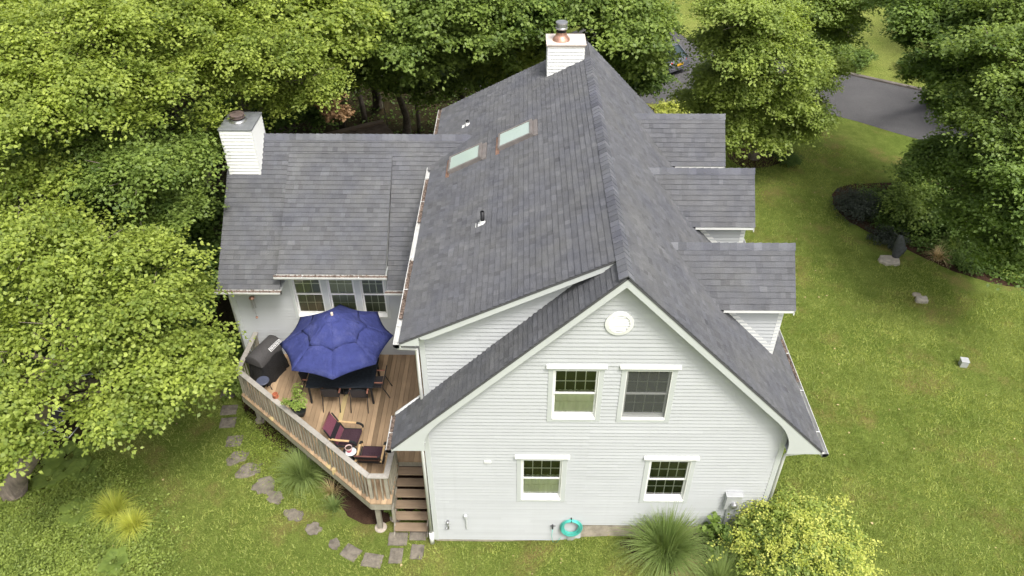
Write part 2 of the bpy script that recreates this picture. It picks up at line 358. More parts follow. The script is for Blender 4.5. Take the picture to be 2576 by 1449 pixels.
stones = [(-7.26, 5.45, .26, 1.1, 0, 1, 'farthest stepping stone, half hidden below the leafy boughs'), (-7.02, 4.72, .27, 1.15, .1, 1, 'second stepping stone from the far end of the curving path'), (-6.90, 4.18, .27, 1.1, .1, 1, 'third stepping stone from the far end of the curving path'),
 (-6.48, 3.44, .27, 1.1, .1, 1, 'fourth, squarish stepping stone from the far end'), (-6.21, 2.80, .26, 1.25, .6, 0, 'fifth stepping stone, pointed, beside the light green weeds'), (-5.72, 2.33, .29, 1.3, .4, 0, 'sixth stepping stone with a paler broken corner'),
 (-5.14, 1.80, .31, 1.05, -.7, 0, 'large rounded stepping stone beside the grass clump under the deck'), (-4.70, 1.38, .22, 1.15, -.4, 0, 'small stepping stone next to the large rounded one'), (-4.03, .80, .22, 1.35, -.5, 0, 'isolated angular stepping stone in the lawn'),
 (-3.40, .36, .20, 1.1, -.6, 0, 'whitish lumpy stepping stone in the lawn'), (-2.72, -.12, .17, .85, .2, 0, 'smallest stepping stone, left of the slate slabs'), (-2.24, -.37, .26, 1.15, -.5, 1, 'tilted slate slab, the leftmost of the large slabs'),
 (-1.63, -.60, .27, 1.2, -.15, 1, 'slate slab at the bottom of the picture, second of the large slabs'), (-1.02, -.45, .26, .85, 0, 1, 'pale upright slate slab in line with the stairs'), (-.47, -.33, .25, .85, -.05, 1, 'slate slab nearest the drain pipe'), (-1.03, .06, .27, 1.2, 0, 1, 'dark slate slab at the left foot of the stairs'), (-.50, .20, .24, 1.2, 0, 1, 'dark slate slab at the right foot of the stairs')]
# lawn blades: uncountable tufts standing in the turf
def lawn_blades():
    n = 560000
    x = rng.uniform(-11, 23, n); y = rng.uniform(-4.5, 22, n)
    dens = np.clip(1.25-(y+4.5)/30, .3, 1); keep = rng.random(n) < dens
    keep &= ~((x > -.3) & (x < 8.6) & (y > -.02) & (y < 12)); keep &= ~((x < 0) & (x > -6.5) & (y > 5) & (y < 13)); keep &= ~((x < -1) & (y > 8.5)); keep &= ~((x < 8) & (y > 13))
    keep &= ~((x > 15.9) & (y > 12.6) & (y < 18)); keep &= ~((x > 18.5) & (y > 10.6)); keep &= ~((x < 0) & (x > -2.9) & (y > .5) & (y < 6)); keep &= ~((x < -1) & (x > -6) & (y > 2.6-.75*(x+5.2)) & (y < 6))
    keep &= ~((x > 21-.0*y) & (y > 18)); wp = np.sin(x*.9+2*np.sin(y*.7+1))*np.sin(y*1.1+1.7*np.sin(x*.5)); keep &= (wp < .62) | (rng.random(n) < .45)
    for st_ in stones: keep &= (((x-st_[0])**2+(y-st_[1])**2) > (st_[2]*.92)**2)
    x, y = x[keep], y[keep]; n = len(x); z = gzv(x)
    a = rng.uniform(0, 2*pi, n); h = rng.uniform(.03, .085, n)*(.7+.7*rng.random(n)); wd = rng.uniform(.008, .018, n); ln = rng.normal(0, .04, (n, 2))
    b = np.stack([x, y, z], 1); d = np.stack([np.cos(a)*wd, np.sin(a)*wd, np.zeros(n)], 1); top = b+np.stack([ln[:, 0], ln[:, 1], h], 1)
    cl = .5+.25*np.sin(x*3.1+2*np.sin(y*1.7))*np.sin(y*2.7+1.5*np.sin(x*2.1))+.2*np.sin(x*9.7+y*5.3)*np.sin(y*11.3-x*4.1)
    patch = .22*(np.sin(x*.55+1.3*np.sin(y*.4))*np.sin(y*.62+x*.2)); cl = cl+patch
    vs = np.stack([b-d, b+d, top], 1).reshape(-1, 3); tn = np.repeat(np.clip(rng.normal(.05, .24, n)+cl, 0, 1), 3)
    o = np_mesh('grass_blades', vs, np.arange(3*n).reshape(-1, 3), tn, LAWNB); tag(o, 'short mown green grass blades covering the yard', 'grass', kind='stuff')
lawn_blades()

# ------------------------------------------------------------------ foliage
def leaf_verts(P, T, B, N, L, W, fold=.25):
    """one folded rhombic leaf each: P base, T tip direction, B side, N normal"""
    L = L[:, None]; W = W[:, None]
    p0 = P; p1 = P+T*L*.5+B*W*.5+N*W*fold; p2 = P+T*L; p3 = P+T*L*.5-B*W*.5+N*W*fold
    return np.stack([p0, p1, p2, p3], 1).reshape(-1, 3)
def unit(a): return a/np.maximum(np.linalg.norm(a, axis=1, keepdims=True), 1e-9)
def spray_leaves(cs, ds, rad, n_leaf, size, flat=.22, droop=.35, tilt=.45, elong=1.5):
    """leaves set on flat drooping sprays. cs centres, ds outward directions, rad spray radius"""
    m = len(cs); idx = np.repeat(np.arange(m), n_leaf); k = len(idx)
    d = unit(ds*np.array([1, 1, .35])); s = unit(np.cross(d, [0, 0, 1.0])); u = np.cross(s, d)
    r = np.sqrt(rng.random(k)); th = rng.random(k)*2*pi
    a = r*np.cos(th)*elong; b = r*np.sin(th)*.8
    R_ = rad[idx][:, None]
    P = cs[idx]+d[idx]*(a[:, None]*R_)+s[idx]*(b[:, None]*R_)+u[idx]*(rng.normal(0, flat, k)[:, None]*R_)
    P[:, 2] -= droop*rad[idx]*(np.maximum(a, 0)**2*.5+b*b*.5)
    N = unit(np.stack([rng.normal(0, tilt, k), rng.normal(0, tilt, k), np.ones(k)], 1)+d[idx]*.35)
    T = unit(d[idx]+np.stack([rng.normal(0, .8, k), rng.normal(0, .8, k), rng.normal(-.25, .25, k)], 1)); T = unit(T-N*np.sum(T*N, 1)[:, None]); B = np.cross(N, T)
    L = size*rng.uniform(.7, 1.3, k); W = L*rng.uniform(.6, .85, k)
    spray_tone = rng.normal(.46, .24, m)[idx]; tn = np.clip(spray_tone+rng.normal(0, .15, k), 0, 1)
    return leaf_verts(P, T, B, N, L, W), np.repeat(tn, 4)
def crown_mesh(name, lobes, mat, parent, size=.14, dens=26, n_leaf=42, inner=.2, up=-.25, sr=.42, flatz=.62):
    CS, DS, RD = [], [], []; sub = []
    for lb in lobes:
        x, y, z, r = lb[:4]; k = int(9+5*r)
        for _ in range(k):
            v = unit(rng.normal(0, 1, (1, 3)))[0]; v[2] = abs(v[2])*.9-.15; q = r*rng.uniform(.2, .46); f = (r-q*.95); sub.append((x+v[0]*f*1.1, y+v[1]*f*1.1, z+v[2]*f*1.0, q))
        for _ in range(4): v = unit(rng.normal(0, 1, (1, 3)))[0]; f = r*rng.uniform(.95, 1.25); sub.append((x+v[0]*f, y+v[1]*f, z+(abs(v[2])*.6-.25)*f, r*rng.uniform(.12, .22)))
    for lb in sub:
        x, y, z, r = lb[:4]; n = max(5, int(dens*2.0*r*r))
        v = unit(rng.normal(0, 1, (n*4, 3))); v = v[v[:, 2] > up][:n]; n = len(v)
        rr = np.where(rng.random(n) < inner, rng.uniform(.35, .8, n), rng.uniform(.8, 1.08, n))*r
        CS.append(np.array([x, y, z])+v*rr[:, None]*np.array([1.12, 1.12, flatz])); DS.append(v+rng.normal(0, .25, v.shape)); RD.append(rng.uniform(.75, 1.25, n)*sr*(.75+.2*r))
    CS, DS, RD = np.concatenate(CS), np.concatenate(DS), np.concatenate(RD)
    vs, tn = spray_leaves(CS, DS, RD, n_leaf, size, elong=1.9)
    return np_mesh(name, vs, np.arange(len(vs)).reshape(-1, 4), tn, mat, parent)
def wobble(p, q, n, amp, rr):
    p, q = V(p), V(q); out = []
    for i in range(n+1):
        t = i/n; k = p.lerp(q, t)
        if 0 < i < n: k += V((rr.uniform(-amp, amp), rr.uniform(-amp, amp), rr.uniform(-amp, amp)*.5))
        out.append(k)
    return out
def tree(name, base, lobes, leaf, label, cat='tree', group=None, trunk_r=.18, bark=None, seed=0, top=None, bare=0, **kw):
    rr = random.Random(seed+100); base = (base[0], base[1], gz(base[0], base[1])) if len(base) == 2 else base
    root = thing(name, label, cat, base, group)
    cx = sum(l[0]*l[3] for l in lobes)/sum(l[3] for l in lobes); cy = sum(l[1]*l[3] for l in lobes)/sum(l[3] for l in lobes); zt = max(l[2] for l in lobes)
    T = wobble(base, (cx, cy, zt), 7, .18, rr); rads = [trunk_r*(1.15-.95*i/7) for i in range(8)]; rads[0] *= 1.25
    tb = MB().tube([V(base)-V((0, 0, .1))]+T, [rads[0]*1.2]+rads, 10)
    bb = MB()
    for l in lobes:
        c = V(l[:3]); cand = [i for i in range(2, 8) if T[i].z < c.z+.2] or [2]; s = T[min(cand[-1], 6)]
        st = wobble(s, c, 4, .15, rr); r0 = max(.03, trunk_r*.4); bb.tube(st, [r0*(1-.18*i) for i in range(5)], 6)
        for k in range(int(3+4*l[3])):
            a, e = rr.uniform(0, 2*pi), rr.uniform(-.2, 1.0); e2 = c+V((cos(a)*cos(e), sin(a)*cos(e), sin(e)*.85))*l[3]*rr.uniform(.75, 1.08)
            w_ = wobble(st[rr.randint(2, 4)], e2, 3, .12, rr); bb.tube(w_, [.028, .02, .013, .007], 4)
    tr = tb.build('trunk', bark or BARK, root, smooth=True); bb.build('branches', bark or BARK, root, smooth=True)
    crown_mesh('crown', lobes, leaf, root, **kw)
    return root

TR = {
'oak_near':[(-7.1,1.2,5.5,.95),(-9.3,-0.3,5.6,1.05),(-6.3,1.5,5.0,.95),(-5.8,2.3,4.7,.75),(-9.0,-1.2,4.9,.7),(-7.3,0.1,4.7,.65),(-8.5,1.6,6.5,1.25),(-7.0,2.0,6.4,1.05),(-10.0,-0.3,5.8,.9),(-5.9,1.35,4.6,.7),(-6.7,.9,4.5,.6),(-9.9,.8,6.2,1.0)],
'mid':[(-9.4,2.5,7.6,1.43),(-8.1,2.7,7.2,1.34),(-7.2,3.7,6.6,1.09),(-11.4,4.2,8.0,1.43),(-10.3,5.0,7.9,1.26),(-6.9,3.8,5.2,0.67)],
'mid2':[(-7.9,5.3,8.0,1.27),(-7.6,7.0,7.6,1.02),(-9.1,6.8,8.6,1.19),(-7.5,6.9,6.8,0.77),(-7.6,9.0,7.2,0.77),(-7.6,5.7,6.6,0.85)],
'upper':[(-10.4,7.0,10.4,1.80),(-9.0,7.9,10.6,1.80),(-10.1,5.2,9.4,1.44),(-8.8,6.4,9.8,1.44),(-13.3,9.6,10.5,1.98),(-7.9,7.8,9.3,1.26)],
'upper2':[(-7.9,9.9,10.4,1.71),(-6.3,10.0,9.8,1.44),(-5.3,10.7,9.0,1.26),(-4.7,11.8,7.8,1.08),(-7.3,9.6,8.6,1.17),(-5.9,11.8,7.4,0.99),(-7.0,11.5,10.8,1.62)],
'dark_low':[(-8.4,9.0,4.2,1.3),(-8.2,7.5,3.8,1.1),(-8.6,7.0,3.6,0.9),(-8.7,14.8,5.0,1.4),(-6.8,14.8,5.2,1.1),(-5.9,15.6,5.0,0.9),(-8.9,7.5,4.6,1.1)],
'shade_under':[(-10.5,7.4,5.5,1.2),(-9.5,7.1,5.0,1.2),(-10.1,3.4,4.0,1.2),(-8.6,5.4,3.0,1.2),(-11.7,4.7,4.6,1.4)],
'fA':[(-2.2,15.9,8.0,2.0),(-1.8,17.0,6.5,1.7),(-3.2,18.6,5.2,1.3),(-2.0,20.1,4.0,1.0),(-3.6,16.4,7.2,1.6),(-4.6,17.5,5.8,1.2)],
'fB':[(-5.2,13.9,9.0,2.2),(-4.1,14.3,8.6,1.8),(-5.8,13.7,9.6,2.2),(-5.2,15.3,7.2,1.4)],
'fC':[(-0.0,16.8,8.0,2.0),(1.2,16.5,8.4,2.0),(0.1,18.5,6.4,1.5),(-0.5,16.4,9.0,2.0),(0.3,20.0,4.4,1.3)],
'fD':[(1.9,19.7,5.8,1.4),(1.0,20.2,4.8,1.2),(2.7,19.7,5.6,1.1),(1.9,20.5,4.4,1.0)],
'fE':[(2.7,17.1,8.2,1.8),(4.2,18.1,8.6,1.8),(3.5,20.1,7.5,1.5)],
'fF':[(5.5,16.8,8.0,1.9),(6.6,18.7,6.2,1.7),(4.8,17.4,8.4,1.8),(6.2,17.6,8.2,1.6),(7.0,18.5,7.4,1.0),(6.5,20.4,5.0,1.2)],
'fG':[(7.3,21.3,5.0,1.3),(7.9,22.4,3.4,1.1),(7.3,22.9,3.6,1.3),(7.5,20.7,5.6,.9)],
'fH':[(-3.5,20.0,7.5,2.2),(-1.4,19.0,8.0,2.0),(-7.7,17.2,9.0,2.2),(-4.6,18.4,8.5,2.4)],
'maple':[(10.3,16.6,8.4,1.40),(11.5,17.4,7.8,1.49),(10.2,17.5,7.0,0.90),(10.8,16.7,7.0,1.58),(12.6,17.9,6.2,1.49),(10.5,18.7,5.2,0.90),(10.9,17.9,5.0,1.58),(12.9,18.5,4.4,1.30),(9.9,19.0,3.8,0.93),(11.1,18.3,3.4,1.40),(12.5,18.4,2.4,1.21),(14.4,18.7,3.4,1.02),(14.9,19.7,4.6,0.84),(14.1,18.8,2.6,0.84),(15.6,20.1,4.8,0.65)],
'rA':[(16.3,24.1,6.0,1.7),(17.2,24.8,4.8,1.3),(15.2,23.7,6.6,1.7),(18.2,27.9,2.6,1.2)],
'rB':[(18.3,18.0,7.0,1.2),(19.1,18.2,5.6,1.0),(20.0,17.8,4.6,1.0),(17.8,17.8,8.0,1.3),(18.0,22.7,7.0,1.3),(18.7,20.9,7.5,1.5),(18.7,17.8,8.0,1.6),(18.7,15.5,7.5,1.5),(19.0,15.4,6.3,1.2),(19.5,16.4,8.5,1.7),(19.6,16.2,4.8,0.9)],
'rC':[(18.1,12.2,8.5,1.6),(18.5,12.5,7.0,1.5),(18.0,10.2,7.0,1.4),(18.6,13.1,6.0,1.1),(19.6,14.9,9.0,1.8),(18.7,10.6,8.0,1.8)],
'rD':[(18.0,11.3,5.4,1.0),(18.6,10.6,5.2,1.2),(17.9,13.2,4.6,0.7),(17.8,8.5,5.0,1.1),(18.2,10.7,4.2,1.1),(18.3,13.3,3.6,0.8),(18.1,11.2,3.2,1.0),(18.5,8.8,3.2,1.1),(18.0,8.2,6.0,1.6),(17.3,13.5,4.2,0.5),(19.0,10.6,2.6,1.1)],
}
BW = 'trees of the woodland edge left of the house'
tree('maple_tree', (-12.3, 1.5), TR['oak_near'], LF_BRIGHT, 'bright green leafy tree at lower left with a thick bare trunk at the edge', trunk_r=.26, seed=1, size=.105, n_leaf=42, dens=13, inner=.0)
tree('woodland_tree', (-13.2, 5.5), TR['mid'], LF_BRIGHT, 'light green tree at the left edge, behind the tree with the thick bare trunk', group=BW, trunk_r=.28, seed=2, size=.10, n_leaf=46, dens=16, inner=.05)
tree('woodland_tree', (-10.2, 9.0), TR['mid2'], LF_MID, 'green tree beside the chimney of the side wing', group=BW, trunk_r=.2, seed=3, size=.10, n_leaf=55)
tree('woodland_tree', (-12.5, 12.0), TR['upper'], LF_BRIGHT, 'tall light green tree in the upper left corner', group=BW, trunk_r=.3, seed=4, size=.10, n_leaf=58, dens=24)
tree('woodland_tree', (-8.6, 15.5), TR['upper2'], LF_BRIGHT, 'tall light green tree behind the side wing chimney with a brown dead bough', group=BW, trunk_r=.3, seed=5, size=.10, n_leaf=58, dens=24)
dead = crown_mesh('dead_foliage', [(-4.3, 12.5, 6.9, .3), (-4.15, 12.5, 6.45, .22)], LF_BROWN, [o for o in C.objects if o.name == 'woodland_tree.003'][0], size=.13, dens=60, n_leaf=26, sr=.25)
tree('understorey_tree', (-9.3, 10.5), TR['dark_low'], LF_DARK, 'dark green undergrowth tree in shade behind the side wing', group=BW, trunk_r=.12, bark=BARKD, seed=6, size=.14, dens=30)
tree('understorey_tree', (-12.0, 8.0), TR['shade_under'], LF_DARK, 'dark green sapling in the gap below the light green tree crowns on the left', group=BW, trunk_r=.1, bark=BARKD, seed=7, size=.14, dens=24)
BF = 'trees of the wood behind the house'
def ftree(key, base, mat, label, seed, **kw):
    kw.setdefault('size', .15); kw.setdefault('dens', 17); kw.setdefault('n_leaf', 44)
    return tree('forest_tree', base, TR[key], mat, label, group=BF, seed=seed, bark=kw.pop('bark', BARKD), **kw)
ftree('fA', (-3.6, 24.0), LF_MID, 'leafy tree with a pair of pale trunks behind the ridge of the side wing', 11, trunk_r=.17, bark=BARK)
ftree('fB', (-6.4, 22.5), LF_BRIGHT, 'light green tree left of the tree with the pair of pale trunks', 12, trunk_r=.2)
ftree('fC', (-.8, 26.5), LF_MID, 'tree right of the pair of pale trunks, reaching the top of the picture', 13, trunk_r=.2)
ftree('fD', (2.2, 21.5), LF_BRIGHT, 'low yellow-green tree just beyond the left slope of the main roof', 14, trunk_r=.12)
ftree('fE', (3.6, 27.5), LF_FOREST, 'tree standing left of the tall roof chimney, against the top of the picture', 15, trunk_r=.22)
ftree('fF', (6.8, 26.0), LF_MID, 'broad tree directly behind the tall roof chimney', 16, trunk_r=.22)
ftree('fG', (8.3, 24.2), LF_FOREST, 'dark green low tree between the main roof and the parked car', 17, trunk_r=.15)
ftree('fH', (-5.5, 27.0), LF_FOREST, 'dark tree at the top of the picture behind the light green trees', 18, trunk_r=.22)
# second pale trunk and bare slender trunks seen in the shade
def stem(name, b, t, r, label, bark=BARK):
    o = MB().tube(wobble((b[0], b[1], gz(*b)-.05), t, 6, .1, random.Random(int(b[0]*10))), [r*(1-.1*i) for i in range(7)], 8).build(name, bark, smooth=True); return tag(o, label, 'trunk', BF)
stem('tree_trunk', (-2.95, 23.9), (-2.6, 21.5, 6.5), .11, 'thin pale trunk just right of a thicker pale trunk behind the side wing ridge')
stem('tree_trunk', (-5.9, 25.1), (-6.0, 24.2, 7.0), .15, 'single pale trunk in the shade behind the side wing')
# farther wood, one prototype copied
far_lobes = [(0, 0, 9, 2.6), (1.4, .6, 7.2, 2.2), (-1.5, -.5, 7.4, 2.2), (.2, -1.5, 5.6, 1.9), (-.8, 1.2, 5.2, 1.8), (1.6, -1.0, 4.6, 1.6)]
proto = []
for k, m in enumerate((LF_FOREST, LF_MID, LF_FOREST)):
    sh = [(x+random.uniform(-.8, .8), y+random.uniform(-.8, .8), z+random.uniform(-.8, .8), r*random.uniform(.8, 1.15)) for x, y, z, r in far_lobes]
    proto.append((sh, m))
far_spots = [(-9.5, 22, 0), (-12.5, 19, 1), (-15, 24, 2), (-8.5, 29, 0), (-4, 32, 2), (0.5, 31, 1), (-12, 32, 0), (-17, 30, 1), (4.2, 33, 0), (-2, 37, 1), (-7.5, 38, 2), (-14, 39, 0), (-20, 37, 1), (2.5, 41, 2), (-19, 18, 0), (-17, 13, 1), (-22, 25, 2), (-9, 46, 1), (-2.5, 46, 0), (-25, 44, 2), (-18, 47, 0), (-18.5, 3, 1), (-19.5, -3, 0), (-18.5, 8, 0), (-24, 1, 2), (-23, 9, 1)]
wherel = ['leftmost of the far trees', 'far left behind the light green crowns', 'deep in the wood on the left', 'behind the side wing chimney', 'above the side wing ridge', 'left of the main roof', 'deep in the wood, upper left', 'upper left, far back', 'behind the tall chimney', 'at the top edge, centre', 'at the top edge, left of centre', 'at the top edge, left', 'at the top edge, far left', 'at the top edge, right of the chimney', 'left edge, deep', 'left edge, nearer', 'left edge, deepest', 'top edge behind all', 'top edge behind the centre trees', 'top left horizon', 'top left horizon, nearer', 'beyond the left edge beside the thick bare trunk', 'beyond the left edge, nearest', 'beyond the left edge, middle', 'outermost on the left, nearer', 'outermost on the left, farther']
protos = {}
for i, (x, y, k) in enumerate(far_spots):
    if k not in protos:
        sh, m = proto[k]; protos[k] = tree('forest_tree', (0, 0, 0), sh, m, 'x', group=BF, seed=40+k, bark=BARKD, trunk_r=.24, size=.24, dens=9, n_leaf=30, sr=.5); o = protos[k]
    else: o = copy_tree(protos[k])
    o.location = (x, y, gz(x, y)); s_ = random.uniform(.9, 1.2); o.scale = (s_, s_, s_); o.rotation_euler = (0, 0, random.uniform(0, 6.28))
    o['label'] = 'green forest tree, '+wherel[i]; o['category'] = 'tree'; o['group'] = BF
# right side
tree('maple_tree', (13.4, 20.9), TR['maple'], LF_MAPLE, 'round bright green tree on the front lawn between the dormers and the road', trunk_r=.2, seed=21, size=.13, dens=26, n_leaf=44, bark=BARK)
tree('roadside_tree', (17.2, 34.5), TR['rA'], LF_MID, 'leafy tree standing across the road behind the round bright green tree', group='trees near the road', trunk_r=.22, seed=22, size=.15, dens=18)
tree('roadside_tree', (24.5, 27.2), TR['rB'], LF_FOREST, 'dark green tree at the top right overhanging the road', group='trees near the road', trunk_r=.25, seed=23, size=.14, dens=20)
tree('roadside_tree', (23.5, 15.5), TR['rC'], LF_MID, 'large tree at the right edge above the planted bed', group='trees near the road', trunk_r=.28, seed=24, size=.12, dens=22)
tree('roadside_tree', (22.5, 12.8), TR['rD'], LF_FOREST, 'lower dark green tree at the right edge over the planted bed', group='trees near the road', trunk_r=.2, seed=25, size=.12, dens=24)
for i, (x, y, k, lb) in enumerate([(31, 33, 0, 'far top right, across the road'), (35, 27, 1, 'far right, across the road'), (33, 44, 2, 'top edge, right of the yellowish lawn'), (37, 39, 0, 'top right corner'), (29.5, 20.5, 1, 'right edge beside the road')]):
    o = copy_tree(protos[k]); o.location = (x, y, gz(x, y)); o.scale = (1, 1, 1); o.rotation_euler = (0, 0, i*1.3); o['label'] = 'green street tree, '+lb; o['group'] = 'trees near the road'

def bush(name, x, y, r, h, mat, label, n=5, group=None, size=.09, dens=60, n_leaf=30, seed=1, cat='bush', z0=0, sr=.3):
    rr = random.Random(seed); b = gz(x, y)+z0; root = thing(name, label, cat, (x, y, b), group)
    lobes = [(x+rr.uniform(-.5, .5)*r, y+rr.uniform(-.5, .5)*r, b+h*rr.uniform(.35, .65), r*rr.uniform(.55, .75)) for _ in range(n)]
    sc = h/r*.6
    st = MB()
    for k in range(7):
        a = rr.uniform(0, 6.28); st.tube(wobble((x, y, b-.05), (x+cos(a)*r*.6, y+sin(a)*r*.6, b+h*.7), 3, .05, rr), [.02, .015, .01, .006], 5)
    st.build('stems', BARKD, root)
    CS, DS, RD = [], [], []
    for (a, c, d, q) in lobes:
        m = max(10, int(dens*q*q)); v = unit(rng.normal(0, 1, (m*3, 3))); v = v[v[:, 2] > -.3][:m]
        CS.append(np.array([a, c, d])+v*(rng.uniform(.6, 1.05, len(v))*q)[:, None]*np.array([1, 1, sc])); DS.append(v); RD.append(rng.uniform(.7, 1.3, len(v))*sr*q)
    vs, tn = spray_leaves(np.concatenate(CS), np.concatenate(DS), np.concatenate(RD), n_leaf, size, flat=.3)
    vs[:, 2] = np.maximum(vs[:, 2], b+.005)
    np_mesh('foliage', vs, np.arange(len(vs)).reshape(-1, 4), tn, mat, root); return root
BS = 'bushes of the planted bed at the right'
bush('juniper_bush', 16.9, 16.3, 1.1, .8, LF_JUN, 'low dark purplish juniper at the left tip of the planted bed', group=BS, size=.06, seed=31, dens=90)
bush('juniper_bush', 17.2, 13.9, .7, .5, LF_JUN, 'small dark juniper behind the stone statue', group=BS, size=.06, seed=32, dens=90)
bush('shrub', 18.6, 15.3, 1.6, 1.5, LF_MID, 'bright green spreading shrub in the middle of the planted bed', group=BS, size=.11, seed=33, dens=40)
bush('shrub', 19.6, 17.2, 1.3, 1.7, LF_FOREST, 'tall grey-green shrub at the back of the planted bed', group=BS, size=.12, seed=34, dens=36)
bush('shrub', 19.4, 14.2, 1.2, 1.2, LF_DARK, 'dark shrub right behind the bright green spreading shrub', group=BS, size=.1, seed=35)
bush('ground_cover_shrub', 19.8, 12.2, .9, .45, LF_DARK, 'low dark ground-hugging shrub at the front of the planted bed', group=BS, size=.07, seed=36, dens=80)
bush('ground_cover_shrub', 21.4, 12.2, 1.1, .6, LF_MAPLE, 'low lighter green shrub at the right front of the planted bed', group=BS, size=.08, seed=37, dens=70)
bush('ground_cover_shrub', 22.9, 12.4, 1.2, .8, LF_DARK, 'dark low shrub at the picture edge in the planted bed', group=BS, size=.08, seed=38)
bush('shrub', 22.2, 14.2, 1.6, 1.8, LF_DARK, 'dark bushy shrub under the right-hand trees', group=BS, size=.11, seed=39, dens=40)
bush('boxwood', 14.6, 20.3, .7, .7, LF_DARK, 'small round dark bush beneath the round bright green tree', size=.07, seed=40, dens=90)
bush('shrub', 9.6, 13.6, .5, .9, LF_GOLD, 'yellow-green bush top showing between the far dormer and the middle dormer', size=.08, seed=41)
bush('shrub', 10.2, 25.2, 1.0, .9, LF_YEL, 'yellow-green bush at the edge of the driveway beyond the roof', size=.1, seed=42)
BR = 'shrubs on the verge across the road'
bush('verge_shrub', 20.4, 33.2, 1.7, 1.4, LF_DARK, 'dark spreading shrub left of the yellowish lawn across the road', group=BR, size=.13, seed=43, dens=30)
bush('verge_shrub', 22.2, 32.0, 1.2, 1.0, LF_FOREST, 'shrub beside the kerb across the road', group=BR, size=.12, seed=44, dens=36)
bush('verge_shrub', 25.6, 31.0, 1.5, 1.3, LF_DARK, 'dark shrub right of the yellowish lawn across the road', group=BR, size=.13, seed=45, dens=30)
bush('verge_shrub', 27.6, 28.8, 1.3, 1.0, LF_DARK, 'dark shrub under the overhanging tree across the road', group=BR, size=.13, seed=46, dens=30)
bush('shrub', -7.0, 7.2, .6, 1.1, LF_DARK, 'dark shaded shrub beside the side wing corner', size=.09, seed=47)
bush('shrub', -6.9, 5.6, .55, .7, LF_MID, 'light green shrub beside the deck corner near the grill', size=.10, seed=48)
bush('shrub', -1.15, .95, .28, .35, LF_MID, 'small green shrub between the deck posts and the stairs', size=.06, seed=49, n=3)
bush('hydrangea', 7.35, -.45, .48, 1.35, LF_FOREST, 'dark large-leaved shrub below the electric meter', size=.15, seed=50, dens=70, n_leaf=10, cat='bush')
yb = bush('spirea_bush', 9.15, -1.15, 1.45, 1.9, LF_MAPLE, 'large yellow-green bush at the house corner by the electric meter', size=.085, seed=51, dens=80, n=14, n_leaf=30, sr=.24)
def tips():
    m = 470; v = unit(rng.normal(0, 1, (m, 3))); v[:, 2] = np.abs(v[:, 2])
    bmp = 1+.13*np.sin(v[:, 0]*6+1)*np.cos(v[:, 1]*7)+.1*np.sin(v[:, 2]*9+v[:, 0]*5); cs = np.array([9.15, -1.15, gz(9, 0)+.9])+v*np.array([1.6, 1.5, 1.25])*rng.uniform(.72, 1.12, (m, 1))*bmp[:, None]; d = unit(v+rng.normal(0, .5, v.shape))
    vs, tn = spray_leaves(cs, d, np.full(m, .11), 20, .055, flat=.5, droop=.1, elong=2.2); vs[:, 2] = np.maximum(vs[:, 2], .2)
    np_mesh('golden_tips', vs, np.arange(len(vs)).reshape(-1, 4), tn, LF_YEL, yb)
tips()

def grass_clump(name, x, y, n, ln, mat, label, spread=1.0, wd=.012, seed=1, group=None, cat='ornamental grass', z=None, seg=6):
    g = np.random.default_rng(seed); z = gz(x, y) if z is None else z
    a = g.uniform(0, 2*pi, n); lean = g.beta(2, 1.6, n)*spread; L = ln*g.uniform(.6, 1.15, n); br = g.uniform(0, .2*ln, n)**1.0
    t = np.linspace(0, 1, seg+1)
    dx, dy = np.cos(a), np.sin(a)
    out = L[:, None]*lean[:, None]*(t**1.5)[None]*.8; hgt = L[:, None]*(t[None]*(1.05-.2*lean[:, None])-(t**2.6)[None]*lean[:, None]*.72)
    X = x+dx[:, None]*(br[:, None]+out); Y = y+dy[:, None]*(br[:, None]+out); Z = np.maximum(z+hgt, z+.01)
    wv = wd*g.uniform(.6, 1.3, n)[:, None]*(1-t[None]*.9); px, py = -dy[:, None], dx[:, None]
    A = np.stack([X+px*wv, Y+py*wv, Z], 2); B = np.stack([X-px*wv, Y-py*wv, Z], 2)
    vs = np.stack([A, B], 2).reshape(n, -1, 3); k = 2*(seg+1); base = (np.arange(n)*k)[:, None]
    q = np.array([[2*i, 2*i+1, 2*i+3, 2*i+2] for i in range(seg)]); fs = (base[:, :, None]+q[None]).reshape(-1, 4)
    o = np_mesh(name, vs.reshape(-1, 3), fs, np.repeat(np.clip(g.normal(.5, .25, n), 0, 1), k), mat); return tag(o, label, cat, group)
OG = 'ornamental grass clumps by the front wall'
grass_clump('ornamental_grass', 6.05, -.6, 1500, 1.85, BLADE, 'large fountain of green ornamental grass against the front wall under the lower right window', seed=1, group=OG, wd=.011)
grass_clump('ornamental_grass', 7.3, -1.5, 1000, 1.4, BLADE, 'smaller green ornamental grass between the big clump and the yellow bush', seed=2, group=OG, wd=.011)
grass_clump('dry_grass', 6.65, -1.1, 420, .6, STRAW, 'patch of dry straw between the two green grass clumps by the front wall', seed=3, cat='dry grass', spread=1.3)
grass_clump('ornamental_grass', -4.0, 2.0, 900, 1.4, BLADE, 'green ornamental grass clump spreading out from below the deck', seed=4, wd=.011)
grass_clump('dry_grass', -3.1, 1.55, 90, .75, STRAW, 'dry tan grass tuft on the mulch below the deck rail', seed=5, cat='dry grass', wd=.008)
grass_clump('ornamental_grass', -2.95, 1.0, 110, .7, BLADE, 'small green grass tuft at the edge of the mulch below the deck', seed=6)
LY = 'yellow-green grass clumps in the lower left bed'
grass_clump('golden_grass', -9.0, .75, 520, .95, BLADEY, 'yellow-green grass clump in the lower left bed, the left one', seed=7, group=LY, cat='ornamental grass')
grass_clump('golden_grass', -8.3, .3, 420, .85, BLADEY, 'yellow-green grass clump in the lower left bed, the right one', seed=8, group=LY)
